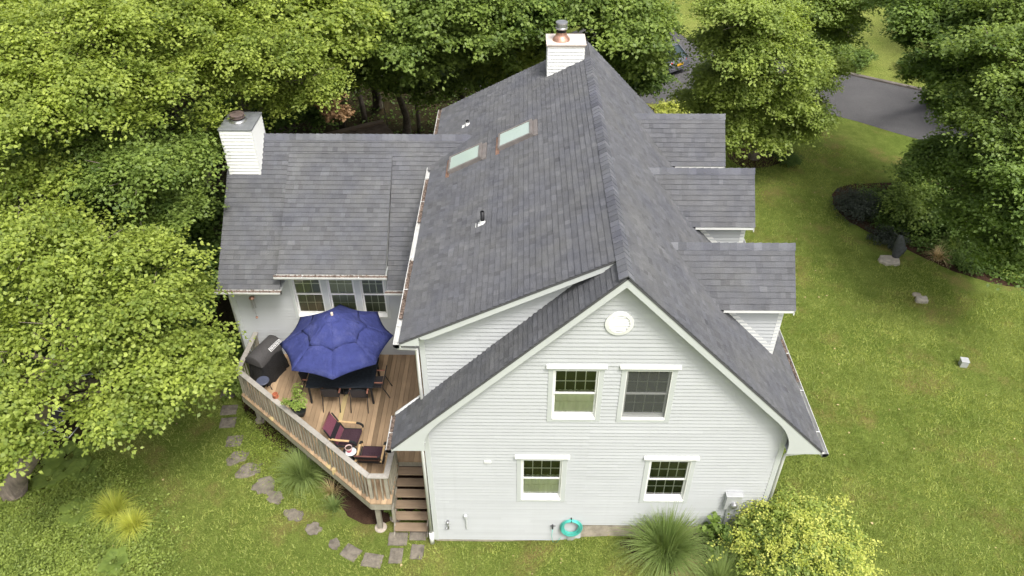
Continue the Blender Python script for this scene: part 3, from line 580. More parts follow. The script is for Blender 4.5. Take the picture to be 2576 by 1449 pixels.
grass_clump('ornamental_grass', 19.5, 13.2, 420, 1.1, BLADE, 'dark green grass clump behind the statue in the planted bed', seed=9, wd=.014)
grass_clump('dry_grass', 18.7, 12.7, 150, .8, STRAW, 'tan dry grass lying at the edge of the planted bed right of the statue', seed=10, cat='dry grass', spread=1.3)
grass_clump('tall_grass_tuft', 10.9, .2, 260, .6, BLADEY, 'loose tuft of long grass to the right of the yellow bush', seed=12, spread=1.2, cat='grass tuft')

def hosta(x, y, r, label, seed):
    rr = np.random.default_rng(seed); n = 16; a = np.linspace(0, 2*pi, n, endpoint=False)+rr.normal(0, .2, n)
    P = np.stack([x+np.cos(a)*r*.2, y+np.sin(a)*r*.2, np.full(n, gz(x, y)+.12)], 1); T = unit(np.stack([np.cos(a), np.sin(a), rr.uniform(0, .5, n)], 1)); N = unit(np.cross(np.cross(T, [0, 0, 1.]), T)); B = np.cross(N, T)
    vs = leaf_verts(P, T, B, N, np.full(n, r)*rr.uniform(.7, 1.1, n), np.full(n, r*.62), -.12)
    # round the rhombus: add a fan of eight points
    V_ = []; Fc = []
    for i in range(n):
        L = r*rr.uniform(.7, 1.1); W = L*.36; o = len(V_)
        prof = [(0, 0), (.18, .62), (.42, 1), (.68, .8), (.88, .38), (1, 0)]
        mid = [P[i]+T[i]*L*p+np.array([0, 0, -.25*L*p*p]) for p, _ in prof]
        V_ += mid; V_ += [mid[k]+B[i]*W*prof[k][1]+N[i]*.1*W for k in range(1, 5)]; V_ += [mid[k]-B[i]*W*prof[k][1]+N[i]*.1*W for k in range(1, 5)]
        for sgn, b0 in ((1, 6), (-1, 10)):
            for k in range(5):
                l0 = o+(b0+k-1 if 1 <= k <= 4 else k); l1 = o+(b0+k if k+1 <= 4 else k+1); m0, m1 = o+k, o+k+1
                f = [m0, m1, l1, l0]; f = [q for j, q in enumerate(f) if q not in f[:j]]
                if len(f) >= 3: Fc.append(f if sgn > 0 else f[::-1])
    mb = MB(); mb.v = [tuple(p) for p in V_]; mb.f = [tuple(f) for f in Fc]; mb.t = list(rr.uniform(.3, .9, len(V_)))
    return tag(mb.build('hosta', LF_MID, smooth=True), label, 'plant', 'broad-leaved plants in the lower left bed')
hosta(-11.2, 2.7, .62, 'broad-leaved plant beside the thick bare trunk', 1); hosta(-10.5, 2.2, .5, 'broad-leaved plant nearest the lawn below the low boughs', 2)
hosta(-10.1, .75, .5, 'broad-leaved plant left of the yellow-green grass clumps', 3); hosta(-8.4, -.75, .38, 'broad-leaved plant at the bottom edge of the picture', 4); hosta(-11.4, 1.9, .45, 'broad-leaved plant just right of the trunk base', 5)
def ground_cover(poly, n, mat, name, label, size=.07, hh=.16, feather=.5):
    P = np.array(poly); x0, y0 = P.min(0); x1, y1 = P.max(0); x = rng.uniform(x0, x1, n*2); y = rng.uniform(y0, y1, n*2); ins = np.zeros(len(x), bool)
    for i in range(len(P)):
        a, b = P[i], P[(i+1) % len(P)]; c = ((a[1] > y) != (b[1] > y)) & (x < (b[0]-a[0])*(y-a[1])/(b[1]-a[1]+1e-9)+a[0]); ins ^= c
    x, y = x[ins][:n], y[ins][:n]; fe = feather*rng.random(len(x))**1.6; an = rng.uniform(0, 6.28, len(x)); x = x+fe*np.cos(an); y = y+fe*np.sin(an); k = len(x); z = gzv(x)+rng.uniform(.02, 1, k)**1.5*hh*(.6+.6*np.sin(x*2.3)*np.cos(y*2.9)**2+.4)
    N = unit(np.stack([rng.normal(0, .4, k), rng.normal(0, .4, k), np.ones(k)], 1)); T = unit(rng.normal(0, 1, (k, 3))*[1, 1, .2]); T = unit(T-N*np.sum(T*N, 1)[:, None]); B = np.cross(N, T)
    L = size*rng.uniform(.6, 1.3, k); vs = leaf_verts(np.stack([x, y, z], 1), T, B, N, L, L*.7); tn = np.repeat(np.clip(rng.normal(.5, .22, k), 0, 1), 4)
    tag(np_mesh(name, vs, np.arange(4*k).reshape(-1, 4), tn, mat), label, 'ground cover', kind='stuff')
ground_cover([(-14, 2.6), (-11.5, 2.4), (-9.6, 1.9), (-8.3, .9), (-7.5, -.2), (-6.9, -1.6), (-6.9, -3), (-15, -3)], 60000, LF_MAPLE, 'ground_cover_plants', 'low leafy ground cover filling the lower left corner', feather=1.1)
ground_cover([(17.3, 14.2), (18.1, 13.5), (19.0, 12.4), (20.2, 11.6), (22.4, 11.2), (26, 11.4), (27, 17.5), (20, 18), (17.4, 17.8), (16.6, 16.4)], 40000, LF_DARK, 'bed_ground_cover', 'dark leafy ground cover in the planted bed at the right', .1, .35)
ground_cover([(-40, 55), (-40, 14), (-13, 9), (-8, 13.5), (0, 14), (8, 14), (9, 24), (3, 30), (3, 55)], 36000, LF_DARK, 'forest_undergrowth', 'dark undergrowth on the floor of the wood behind the house', .17, .5)
ground_cover([(-5.6, 4.2), (-6.4, 4.6), (-6.6, 3.2), (-5.4, 2.3), (-4.4, 1.9), (-4.5, 3.0)], 3500, LF_BRIGHT, 'weeds_by_path', 'light green weeds between the stepping stones and the deck', .05, .12)

# ------------------------------------------------------------------ the house
house = thing('house', 'two-storey pale grey clapboard house with dark shingled roofs, three dormers and a side wing', 'house', (4.27, 6, -.15))
W_, XR, ZR, XL, ZL, XE, ZE = 8.53, 4.325, 9.145, -.77, 4.03, 9.34, 4.03
YB, YF, YW = 12.05, -.30, 11.8                      # roof back, roof front, wall back
SX, SZ, SY = -.42, 6.78, .35                        # low shed-roof eave and its front
mR = (ZR-ZE)/(XE-XR); mL = (ZR-ZL)/(XR-XL); mS = (ZR-SZ)/(XR-SX)
WY, WRY, WRZ, WEY, WX0 = 5.87, 8.94, 7.40, 5.27, -6.52   # side wing: wall, ridge y/z, eave y, left end
mW = .83; WEZ = WRZ-mW*(WRY-WEY)
def clip_half(poly, n, c):                            # keep n.p >= c
    out = []
    for i in range(len(poly)):
        a, b = poly[i], poly[(i+1) % len(poly)]; da = a[0]*n[0]+a[1]*n[1]-c; db = b[0]*n[0]+b[1]*n[1]-c
        if da >= 0: out.append(a)
        if (da >= 0) != (db >= 0): t = da/(da-db); out.append((a[0]+(b[0]-a[0])*t, a[1]+(b[1]-a[1])*t))
    return out
def courses(mb, poly, O, U, Vv, exp, lip, tabs=None, holes=(), v_start=0.0, trng=None, base_t=.5, tv=.0):
    """overlapping courses laid over a convex polygon given in (u, v) metres"""
    O, U, Vv = V(O), V(U).normalized(), V(Vv).normalized(); N = U.cross(Vv); rr = random.Random(len(mb.v)+17)
    vmin = min(p[1] for p in poly); vmax = max(p[1] for p in poly); k = int(math.floor((vmin-v_start)/exp)); v = v_start+k*exp
    def P(u, vv, h): return O+U*u+Vv*vv+N*h
    while v < vmax-1e-4:
        band = clip_half(clip_half(poly, (0, 1), v), (0, -1), -(v+exp)); 
        if len(band) >= 3:
            b0, b1 = max(v, vmin), min(v+exp, vmax)
            us = [p[0] for p in band]; ulo, uhi = min(us), max(us)
            cuts = []
            if tabs:
                u = ulo-rr.uniform(0, tabs[1])
                while u < uhi: cuts.append(u); u += rr.uniform(*tabs)
                cuts.append(uhi+1)
            else: cuts = [ulo-1, uhi+1]
            segs = []
            for a, b in zip(cuts, cuts[1:]):
                parts = [(a, b)]
                for (h0, h1, g0, g1) in holes:
                    if v+exp*.5 > g0 and v+exp*.5 < g1:
                        nx = []
                        for (c, d) in parts:
                            if h1 <= c or h0 >= d: nx.append((c, d)); continue
                            if c < h0: nx.append((c, h0))
                            if d > h1: nx.append((h1, d))
                        parts = nx
                segs += parts
            for a, b in segs:
                q = clip_half(clip_half(band, (1, 0), a), (-1, 0), -b)
                if len(q) < 3: continue
                hl = lip*((rr.uniform(.75, 1.35) if tabs[1] < 1 else rr.uniform(.93, 1.1)) if tabs else 1); tn = base_t+rr.gauss(0, tv)
                hh = lambda vv: hl*(1-(vv-v)/exp)+.0012
                mb.face([P(u_, v_, hh(v_)) for u_, v_ in q], tn)
                bot = [p for p in q if abs(p[1]-v) < 1e-5]
                if len(bot) >= 2:
                    ua, ub = min(p[0] for p in bot), max(p[0] for p in bot)
                    mb.face([P(ua, v, -.002), P(ub, v, -.002), P(ub, v, hh(v)), P(ua, v, hh(v))], tn)
        v += exp
    return mb
EXP, LIP = .146, .017
def slab(mb, pts, th):                                # solid roof board below the courses
    top = [V(p) for p in pts]; n = (top[1]-top[0]).cross(top[2]-top[0]).normalized()
    if n.z < 0: n = -n; top = top[::-1]
    lo = [p-n*th for p in top]; hi = [p-n*.004 for p in top]; m = len(top)
    mb.raw([*lo, *hi], [tuple(range(m))[::-1], tuple(range(m, 2*m))]+[(i, (i+1) % m, m+(i+1) % m, m+i) for i in range(m)], .4)
def roofpart(name, parent, sheets, label=None, mat=SH):
    mb = MB()
    for poly, O, U, Vv in sheets:
        courses(mb, poly, O, U, Vv, EXP, LIP, tabs=(.09, .25), base_t=.5, tv=.17)
    o = mb.build(name, mat, parent); 
    if label: o['label'] = label
    return o
LR = sqrt((XE-XR)**2+(ZR-ZE)**2); LL = sqrt((XR-XL)**2+(ZR-ZL)**2); LS = sqrt((XR-SX)**2+(ZR-SZ)**2)
main_roof = roofpart('roof', house, [
    ([(YF, 0), (YB, 0), (YB, LR), (YF, LR)], (XE, 0, ZE), (0, 1, 0), (XR-XE, 0, ZR-ZE)),
    ([(-.76, 0), (-YF, 0), (-YF, LL), (-.76, LL)], (XL, 0, ZL), (0, -1, 0), (XR-XL, 0, ZR-ZL)),
    ([(-YB, 0), (-SY, 0), (-SY, LS), (-YB, LS)], (SX, 0, SZ), (0, -1, 0), (XR-SX, 0, ZR-SZ))])
sb = MB()
slab(sb, [(XE, YF, ZE), (XE, YB, ZE), (XR, YB, ZR), (XR, YF, ZR)], .05)
slab(sb, [(XL, YF, ZL), (XL, .76, ZL), (XR, .76, ZR), (XR, YF, ZR)], .05)
slab(sb, [(SX, SY, SZ), (SX, YB, SZ), (XR, YB, ZR-.003), (XR, SY, ZR-.003)], .05)
sb.build('roof_boards', EDGE, house)
def ridge_cap(parent, p, q, d1, d2, wd=.20, step=.2):   # bent cap shingles, d1/d2 downslope directions
    p, q = V(p), V(q); L = (q-p).length; d = (q-p)/L; n = int(L/step); mb = MB(); rr = random.Random(int(L*100)); up = V((0, 0, 1))
    d1, d2 = V(d1).normalized(), V(d2).normalized()
    for i in range(n):
        a = p+d*(i*step-.01); b = p+d*((i+1)*step+.03); t = .5+rr.gauss(0, .24); h0, h1 = .035, .014
        A = [a+up*h0+d1*wd, a+up*(h0+.012), a+up*h0+d2*wd]; B = [b+up*h1+d1*wd, b+up*(h1+.012), b+up*h1+d2*wd]
        mb.face([A[0], B[0], B[1], A[1]], t); mb.face([A[1], B[1], B[2], A[2]], t)
        mb.face([A[0], A[1], A[1]-up*.03, A[0]-up*.03], t*.8); mb.face([A[1], A[2], A[2]-up*.03, A[1]-up*.03], t*.8)
    return mb.build('ridge_cap', CAP, parent)
ridge_cap(main_roof, (XR, YF, ZR), (XR, 10.7, ZR), (-1, 0, -mS), (1, 0, -mR))
# side wing roof
LW = sqrt((WRY-WEY)**2+(WRZ-WEZ)**2)
def shed_z(x): return SZ+mS*(x-SX)
yv = WRY-(WRZ-shed_z(SX))/mW                                    # where the valley meets the low eave
xr_ = SX+(WRZ-SZ)/mS                                            # where the wing ridge runs into the main roof
def vW(y): return (y-WEY)*LW/(WRY-WEY)
dirW = (0, WRY-WEY, WRZ-WEZ); yMt = 8.46
mid = [(-4.70, 5.33, 4.87), (-1.60, 5.33, 4.87)]; mM = (WRZ-mW*(WRY-yMt)+.03-4.87)/(yMt-5.33)
zMt = 4.87+mM*(yMt-5.33); LM = sqrt((yMt-5.33)**2+(zMt-4.87)**2)
wing_roof = roofpart('wing_roof', house, [
    ([(WX0, 0), (-4.70, 0), (-4.70, vW(yMt)), (WX0, vW(yMt))], (0, WEY, WEZ), (1, 0, 0), dirW),
    ([(-1.60, 0), (-.0, 0), (-.0, vW(yv)+.02), (-.35, vW(yv)), (-1.60, vW(yv))], (0, WEY, WEZ), (1, 0, 0), dirW),
    ([(-1.60, vW(yv)), (-.38, vW(yv)), (-.38+(vW(yMt)-vW(yv))*(xr_+.38)/(LW-vW(yv)), vW(yMt)), (-1.60, vW(yMt))], (0, WEY, WEZ), (1, 0, 0), dirW),
    ([(WX0, vW(yMt)), (-.38+(vW(yMt)-vW(yv))*(xr_+.38)/(LW-vW(yv)), vW(yMt)), (xr_, LW), (WX0, LW)], (0, WEY, WEZ), (1, 0, 0), dirW),
    ([(-xr_, LW), (-WX0+0, LW), (-WX0, 0), (-.0, 0)], (0, 2*WRY-WEY, WEZ), (-1, 0, 0), (0, -(WRY-WEY), WRZ-WEZ))])
mid_roof = roofpart('raised_roof', house, [([(-4.70, 0), (-1.60, 0), (-1.60, LM), (-4.70, LM)], (0, 5.33, 4.87), (1, 0, 0), (0, yMt-5.33, zMt-4.87))], 'raised shingled section over the triple window')
zq = WRZ-mW*(WRY-yMt); sb = MB(); slab(sb, [(WX0, WEY, WEZ), (-4.70, WEY, WEZ), (-4.70, WRY, WRZ), (WX0, WRY, WRZ)], .05); slab(sb, [(-1.60, WEY, WEZ), (0, WEY, WEZ), (.75, WRY, WRZ), (-1.60, WRY, WRZ)], .05); slab(sb, [(-4.70, yMt, zq), (-1.60, yMt, zq), (-1.60, WRY, WRZ), (-4.70, WRY, WRZ)], .05); slab(sb, [(WX0, 2*WRY-WEY, WEZ), (0, 2*WRY-WEY, WEZ), (.75, WRY, WRZ-.003), (WX0, WRY, WRZ-.003)], .05)
slab(sb, [(-4.7, 5.33, 4.87), (-1.6, 5.33, 4.87), (-1.6, yMt, zMt), (-4.7, yMt, zMt)], .05); sb.build('wing_roof_boards', EDGE, house)
ridge_cap(wing_roof, (WX0, WRY, WRZ), (xr_+.05, WRY, WRZ), (0, -1, -mW), (0, 1, -mW))
# cheeks of the raised section
mb = MB()
for x in (-4.66, -1.64):
    s_ = .008 if x < -3 else -.008
    mb.prism([(5.62, WRZ-mW*(WRY-5.62)-.02), (5.62, 4.87+mM*.29-.06), (yMt, zMt-.05), (yMt, WRZ-mW*(WRY-yMt)-.05)], 0, x-.02, x+.02)
mb.build('raised_section_cheeks', TRIM, mid_roof)

# walls in clapboard
CEXP, CLIP = .114, .028
def siding(name, parent, sheets, mat=SIDING):
    mb = MB()
    for sh in sheets:
        poly, O, U = sh[:3]; courses(mb, poly, O, U, (0, 0, 1), CEXP, CLIP, tabs=(2.6, 3.7), tv=.2, holes=sh[3] if len(sh) > 3 else ())
    return mb.build(name, mat, parent)
WW, WH = 1.2278, 1.757
win = {'UL': (2.87, 4.71), 'UR': (4.473, 4.71), 'LL': (2.187, 1.68), 'LR': (5.307, 1.68)}
hs_ = [(x+.08, x+WW-.08, z+.08, z+WH-.08) for x, z in win.values()]
def rl(x): return ZL+mL*(x-XL)-.12
def rr_(x): return ZE+mR*(XE-x)-.12
siding('wall', house, [([(0, 0), (3.9, 0), (3.9, rl(3.9)), (0, rl(0))], (0, 0, 0), (1, 0, 0), hs_),
                       ([(3.9, .70), (W_, .70), (W_, rr_(W_)), (XR, ZR-.12), (3.9, rl(3.9))], (0, 0, 0), (1, 0, 0), hs_)])['label'] = 'front gable wall'
siding('wall', house, [([(-YW, 0), (-.0, 0), (-.0, 4.7), (-YW, 4.7)], (0, 0, 0), (0, -1, 0)), ([(-YW, 4.7), (-.7, 4.7), (-.7, 6.9), (-YW, 6.9)], (0, 0, 0), (0, -1, 0))])['label'] = 'left side wall'
siding('wall', house, [([(0, .3), (YW, .3), (YW, 4.7), (0, 4.7)], (W_, 0, 0), (0, 1, 0))])['label'] = 'right side wall'
siding('wall', house, [([(-W_, 0), (0, 0), (0, 6.9), (-XR, ZR-.15), (-W_, 4.7)], (0, YW, 0), (-1, 0, 0))])['label'] = 'back gable wall'
# cheek wall of the low-pitched roof (stands on the steep strip)
siding('cheek_wall', house, [([(0, rl(0)+.12), (0, shed_z(0)-.06), (4.25, ZR-.09), (4.2, rl(4.2)+.08)], (0, .70, 0), (1, 0, 0))])['label'] = 'white triangular wall between the two left roof slopes'
# side wing walls
wwin = [(-4.62, 2.80, 2.92, 1.70)]
siding('wing_wall', house, [([(-6.42, 1.27), (0, 1.27), (0, 4.62), (-6.42, 4.62)], (0, WY, 0), (1, 0, 0), [(-4.55, -1.77, 2.85, 4.5)])])['label'] = 'front wall of the side wing facing the deck'
siding('wing_wall', house, [([(-(2*WRY-WY), -.1), (-WY, -.1), (-WY, 4.7), (-WRY, 7.2), (-(2*WRY-WY), 4.7)], (-6.42, 0, 0), (0, -1, 0))])['label'] = 'end wall of the side wing'
siding('wing_wall', house, [([(0, -.1), (6.42, -.1), (6.42, 4.7), (0, 4.7)], (0, 2*WRY-WY, 0), (-1, 0, 0))])['label'] = 'back wall of the side wing'
siding('wing_wall', house, [([(-6.42, -.2), (0, -.2), (0, 1.27), (-6.42, 1.27)], (0, WY+.02, 0), (1, 0, 0))])['label'] = 'wall under the deck'
mb = MB(); mb.box((.02, .02, -.4), (W_-.02, YW-.02, .02)); mb.box((3.9, .025, 0), (W_-.03, 1, .72)); mb.build('foundation', CONC, house)
mb = MB(); mb.box((-6.38, WY+.05, -.4), (0, 2*WRY-WY-.05, .0)); mb.build('foundation', CONC, house)
def cboard(a, b, label=None):
    o = MB().box(a, b).build('corner_board', TRIM, house, bevel=.004)
cboard((-.03, -.03, -.02), (.10, .08, 4.55)); cboard((W_-.10, -.03, .68), (W_+.03, .08, 4.55)); cboard((-6.46, WY-.03, 1.27), (-6.33, WY+.08, 4.3)); cboard((-.03, .665, rl(0)+.1), (.10, .75, 6.75))
# rake boards, box returns ("pork chops") and frieze
def arc(cx, cz, r, a0, a1, n=8): return [(cx+r*cos(R(a0+(a1-a0)*i/n)), cz+r*sin(R(a0+(a1-a0)*i/n))) for i in range(n+1)]
def rake(name, xe, ze, xr, zr, y, wdt, m, xw, parent, th=.03, ret=True):
    """white rake board; xe/ze roof edge at the eave, xw the wall face below which the box return ends"""
    sgn = 1 if xr > xe else -1; top = .012
    zi = lambda x: ze+m*abs(x-xe)-wdt                 # lower edge of board
    zb = ze-.09
    if ret:
        xa = xw+sgn*.17; r = .30
        c0 = (xw+sgn*.02, zb); pts = [(xe, ze-top), (xr, zr-top), (xr, zr-wdt)]
        # curved transition from the board's lower edge to the vertical of the return
        x1 = xw+sgn*.42; p0 = V((x1, zi(x1), 0)); p1 = V((xw+sgn*.07, zi(xw+sgn*.07)-.02, 0)); p2 = V((xw+sgn*.02, zb+.25, 0))
        for i in range(9):
            t = i/8; q = (1-t)**2*p0+2*t*(1-t)*p1+t*t*p2; pts.append((q.x, q.y))
        pts += [c0, (xe+sgn*.02, zb), (xe, zb+.03)]
    else: pts = [(xe, ze-top), (xr, zr-top), (xr, zr-wdt), (xe, ze-wdt)]
    return MB().prism(pts, 1, y, y+th).build(name, TRIM, parent)
rake('rake_board', XL+.02, ZL, XR, ZR, YF+.012, .27, mL, 0, house); rake('rake_board', XE-.02, ZE, XR, ZR, YF+.010, .27, mR, W_, house)
rake('rake_board', SX+.02, SZ, XR-.05, ZR-.02, SY+.012, .20, mS, 0, house)
mb = MB(); mb.prism([(XL, ZL-.05), (XL, ZL-.10), (XR, ZR-.10), (XR, ZR-.05)], 1, YF+.045, 0.0); mb.prism([(XE, ZE-.05), (XE, ZE-.10), (XR, ZR-.10), (XR, ZR-.05)], 1, YF+.045, 0.0)
mb.box((XL+.03, YF+.045, ZL-.09), (0, .72, ZL-.07)); mb.box((W_, YF+.045, ZE-.09), (XE-.03, YW, ZE-.07)); mb.prism([(SX, SZ-.06), (SX, SZ-.10), (XR, ZR-.12), (XR, ZR-.08)], 1, SY+.045, .69); mb.box((SX, SY+.04, SZ-.11), (0, YW, SZ-.09))
mb.box((WX0+.02, WEY+.02, WEZ-.12), (-4.7, WY, WEZ-.10)); mb.box((-1.6, WEY+.02, WEZ-.12), (0, WY, WEZ-.10)); mb.box((-4.7, 5.36, 4.87-.12), (-1.6, WY, 4.77)); mb.build_each('soffit', TRIM, house)
mb = MB(); mb.prism([(0.05, rl(.05)-.10), (0.05, rl(.05)-.26), (XR, ZR-.38), (XR, ZR-.22)], 1, -.035, -.012); mb.prism([(W_-.05, rr_(W_-.05)-.10), (W_-.05, rr_(W_-.05)-.26), (XR, ZR-.38), (XR, ZR-.22)], 1, -.035, -.012)
mb.build_each('frieze_board', TRIM, house)
# outer rake of the wing's left end and thin drip edges
mb = MB(); mb.prism([(WEY, WEZ-.01), (WRY, WRZ-.01), (WRY, WRZ-.18), (WEY, WEZ-.18)], 0, WX0+.01, WX0+.04); mb.prism([(2*WRY-WEY, WEZ-.01), (WRY, WRZ-.01), (WRY, WRZ-.18), (2*WRY-WEY, WEZ-.18)], 0, WX0+.01, WX0+.04)
mb.box((WX0+.04, WEY+.0, WEZ-.16), (-4.7, WEY+.025, WEZ-.02)); mb.box((-1.6, WEY, WEZ-.16), (-.02, WEY+.025, WEZ-.02)); mb.box((-4.72, 5.335, 4.70), (-1.58, 5.36, 4.85)); mb.box((SX+.005, SY+.04, SZ-.17), (SX+.03, yv, SZ-.02)); mb.box((SX+.005, 2*WRY-yv, SZ-.17), (SX+.03, YB, SZ-.02)); mb.box((XE-.03, YF+.04, ZE-.16), (XE-.005, YB, ZE-.02)); mb.box((XL+.005, YF+.04, ZL-.14), (XL+.03, .75, ZL-.02))
# rear end of the steep strip
mb.build_each('fascia', TRIMW, house)
MB().prism([(XL, ZL-.012), (0.0, ZL-.012-mL*XL), (0.0, ZL-.16-mL*XL), (XL, ZL-.14)], 1, .745, .775).build('fascia', TRIMW, house)
# gutters: U-shaped troughs with leaf debris and hangers
def gutter(parent, p, q, out, wd=.125, dp=.10, debris=.8, caps=True, sp=1.3):
    p, q, o = V(p), V(q), V(out).normalized(); d = (q-p).normalized(); L = (q-p).length; up = V((0, 0, 1)); mb = MB(); t = .006
    prof = [(0, 0), (0, -dp), (wd*.75, -dp), (wd, -dp*.45), (wd, 0), (wd+.012, 0), (wd+.012, -dp*.5), (wd*.78, -dp-.012), (-.004, -dp-.012), (-.004, 0)]
    A = [p+o*a+up*b for a, b in prof]; B = [q+o*a+up*b for a, b in prof]; m = len(prof)
    mb.raw(A+B, [(i, (i+1) % m, m+(i+1) % m, m+i) for i in range(m)])
    for e, s_ in ((p, -1), (q, 1)):
        pts = [e+o*a+up*b for a, b in ((0, 0), (0, -dp-.01), (wd*.75, -dp-.01), (wd+.01, -dp*.5), (wd+.01, 0))]; mb.face(pts); mb.face(pts[::-1])
    g = mb.build('gutter', GUT, parent)
    hb = MB(); n = max(1, int(L/sp))
    for i in range(n):
        c = p+d*(L*(i+.5)/n)+up*(-.006); hb.bar(c, c+o*(wd+.006), .022, .006)
    hb.build('gutter_hangers', TRIMW, g)
    if debris:
        db = MB(); rr = random.Random(int(L*1000)); k = int(L/.07)
        for i in range(k):
            if (debris < .9 and sin(i*.11+L)*.5+.5 > debris): continue
            a = p+d*(i*.07); b = p+d*(i*.07+.085); h0, h1 = -.02-rr.random()*.012, -.02-rr.random()*.012
            db.face([a+o*.004+up*h0, b+o*.004+up*h0, b+o*(wd*.97)+up*h1, a+o*(wd*.97)+up*h1], rr.random())
            for _ in range(3):
                c = a.lerp(b, rr.random())+o*rr.uniform(.02, wd-.02)+up*(-.012); e = V((rr.uniform(-1, 1), rr.uniform(-1, 1), .2)).normalized()*.03; f_ = V((-e.y, e.x, .1))*.5; db.face([c-e, c-f_, c+e, c+f_], rr.random())
        db.build('leaf_debris', DEBRIS, g)['kind'] = 'stuff'
    return g
gutter(house, (SX+.005, SY-.02, SZ-.03), (SX+.005, yv+.02, SZ-.03), (-1, 0, 0), debris=.6)
gutter(house, (SX+.005, 2*WRY-yv-.3, SZ-.03), (SX+.005, YB, SZ-.03), (-1, 0, 0), debris=.95)
gutter(house, (XE-.005, YF-.03, ZE-.03), (XE-.005, YB, ZE-.03), (1, 0, 0), debris=.35)
gutter(house, (XL+.005, YF-.02, ZL-.03), (XL+.005, .76, ZL-.03), (-1, 0, 0), debris=.9, sp=.8)
gutter(house, (WX0-.06, WEY+.005, WEZ-.03), (-4.66, WEY+.005, WEZ-.03), (0, -1, 0), debris=.97)
gutter(house, (-1.66, WEY+.005, WEZ-.03), (SX-.0, WEY+.005, WEZ-.03), (0, -1, 0), debris=.9)
gutter(house, (-4.78, 5.338, 4.84), (-1.55, 5.338, 4.84), (0, -1, 0), debris=.9)
# downspouts
def spout(pts, label, r=.042):
    mb = MB(); mb.tube(pts, r, 8); o = mb.build('downspout', GUT, house, smooth=True); o['label'] = label; return o
spout([(SX-.06, SY+.12, SZ-.12), (SX-.06, SY+.12, SZ-.25), (-.09, .62, SZ-.42), (-.09, .62, 5.4), (-.09, .66, 4.75), (-.10, .70, 4.62)], 'downspout at the corner of the upper left wall')
spout([(-.12, .80, 4.66), (XL+.0, .80, 4.05), (XL-.02, .79, 3.99)], 'short sloping downspout along the back edge of the steep roof strip', .045)
spout([(XL+.10, -.02, ZL-.12), (-.10, -.02, 3.72), (-.09, -.02, 3.5), (-.09, -.02, .2)], 'downspout beside the stairs at the front left corner')
MB().tube([(-.09, -.03, .30), (-.09, -.04, -.17)], .062, 12).build('drain_pipe', TRIMW, house, smooth=True)
spout([(XE-.02, -.16, ZE-.12), (W_+.10, -.02, 3.6), (W_+.09, .0, 3.4), (W_+.09, .0, .2)], 'downspout at the front right corner')
spout([(WX0+.2, WEY+.1, WEZ-.12), (WX0+.1, WY-.1, 4.0), (WX0+.02, WY, 3.8), (WX0+.02, WY+.02, .1)], 'downspout at the side wing corner')

# windows
def pane_grid(mb, x0, x1, z0, z1, y, nx, nz, w_=.018, d=.012):
    for i in range(1, nx): x = x0+(x1-x0)*i/nx; mb.box((x-w_/2, y-d, z0), (x+w_/2, y, z1))
    for j in range(1, nz): z = z0+(z1-z0)*j/nz; mb.box((x0, y-d-.001, z-w_/2), (x1, y-.001, z+w_/2))
def sash(parent, x0, x1, z0, z1, y, nx, nz, backing=None, bl=0, st=.045):
    mb = MB(); mb.box((x0, y-.035, z0), (x0+st, y, z1)); mb.box((x1-st, y-.035, z0), (x1, y, z1)); mb.box((x0+st, y-.034, z1-st*.9), (x1-st, y, z1)); mb.box((x0+st, y-.034, z0), (x1-st, y, z0+st*1.1)); mb.build('sash', TRIMW, parent, bevel=.003)
    MB().face([(x0+st, y-.014, z0+st), (x1-st, y-.014, z0+st), (x1-st, y-.014, z1-st*.9), (x0+st, y-.014, z1-st*.9)]).build('pane', GLASS, parent)
    mb = MB(); pane_grid(mb, x0+st, x1-st, z0+st*1.1, z1-st*.9, y+.004, nx, nz); mb.build('muntins', TRIMW if backing is None else CURT, parent)
    if backing: 
        mb = MB()
        if bl:
            n = int((z1-z0)/.055)
            for i in range(n):
                z = z0+(i+.5)*(z1-z0)/n; mb.face([(x0+.02, y+.015, z-.024), (x1-.02, y+.015, z-.024), (x1-.02, y+.045, z+.02), (x0+.02, y+.045, z+.02)], .5)
        else:
            n = 26
            for i in range(n):
                xa, xb = x0+(x1-x0)*i/n, x0+(x1-x0)*(i+1)/n; ya, yb = y+.022+.010*sin(i*1.9), y+.022+.010*sin((i+1)*1.9); mb.face([(xa, ya, z0), (xb, yb, z0), (xb, yb, z1), (xa, ya, z1)])
        mb.build('blind' if bl else 'curtain', backing, parent)
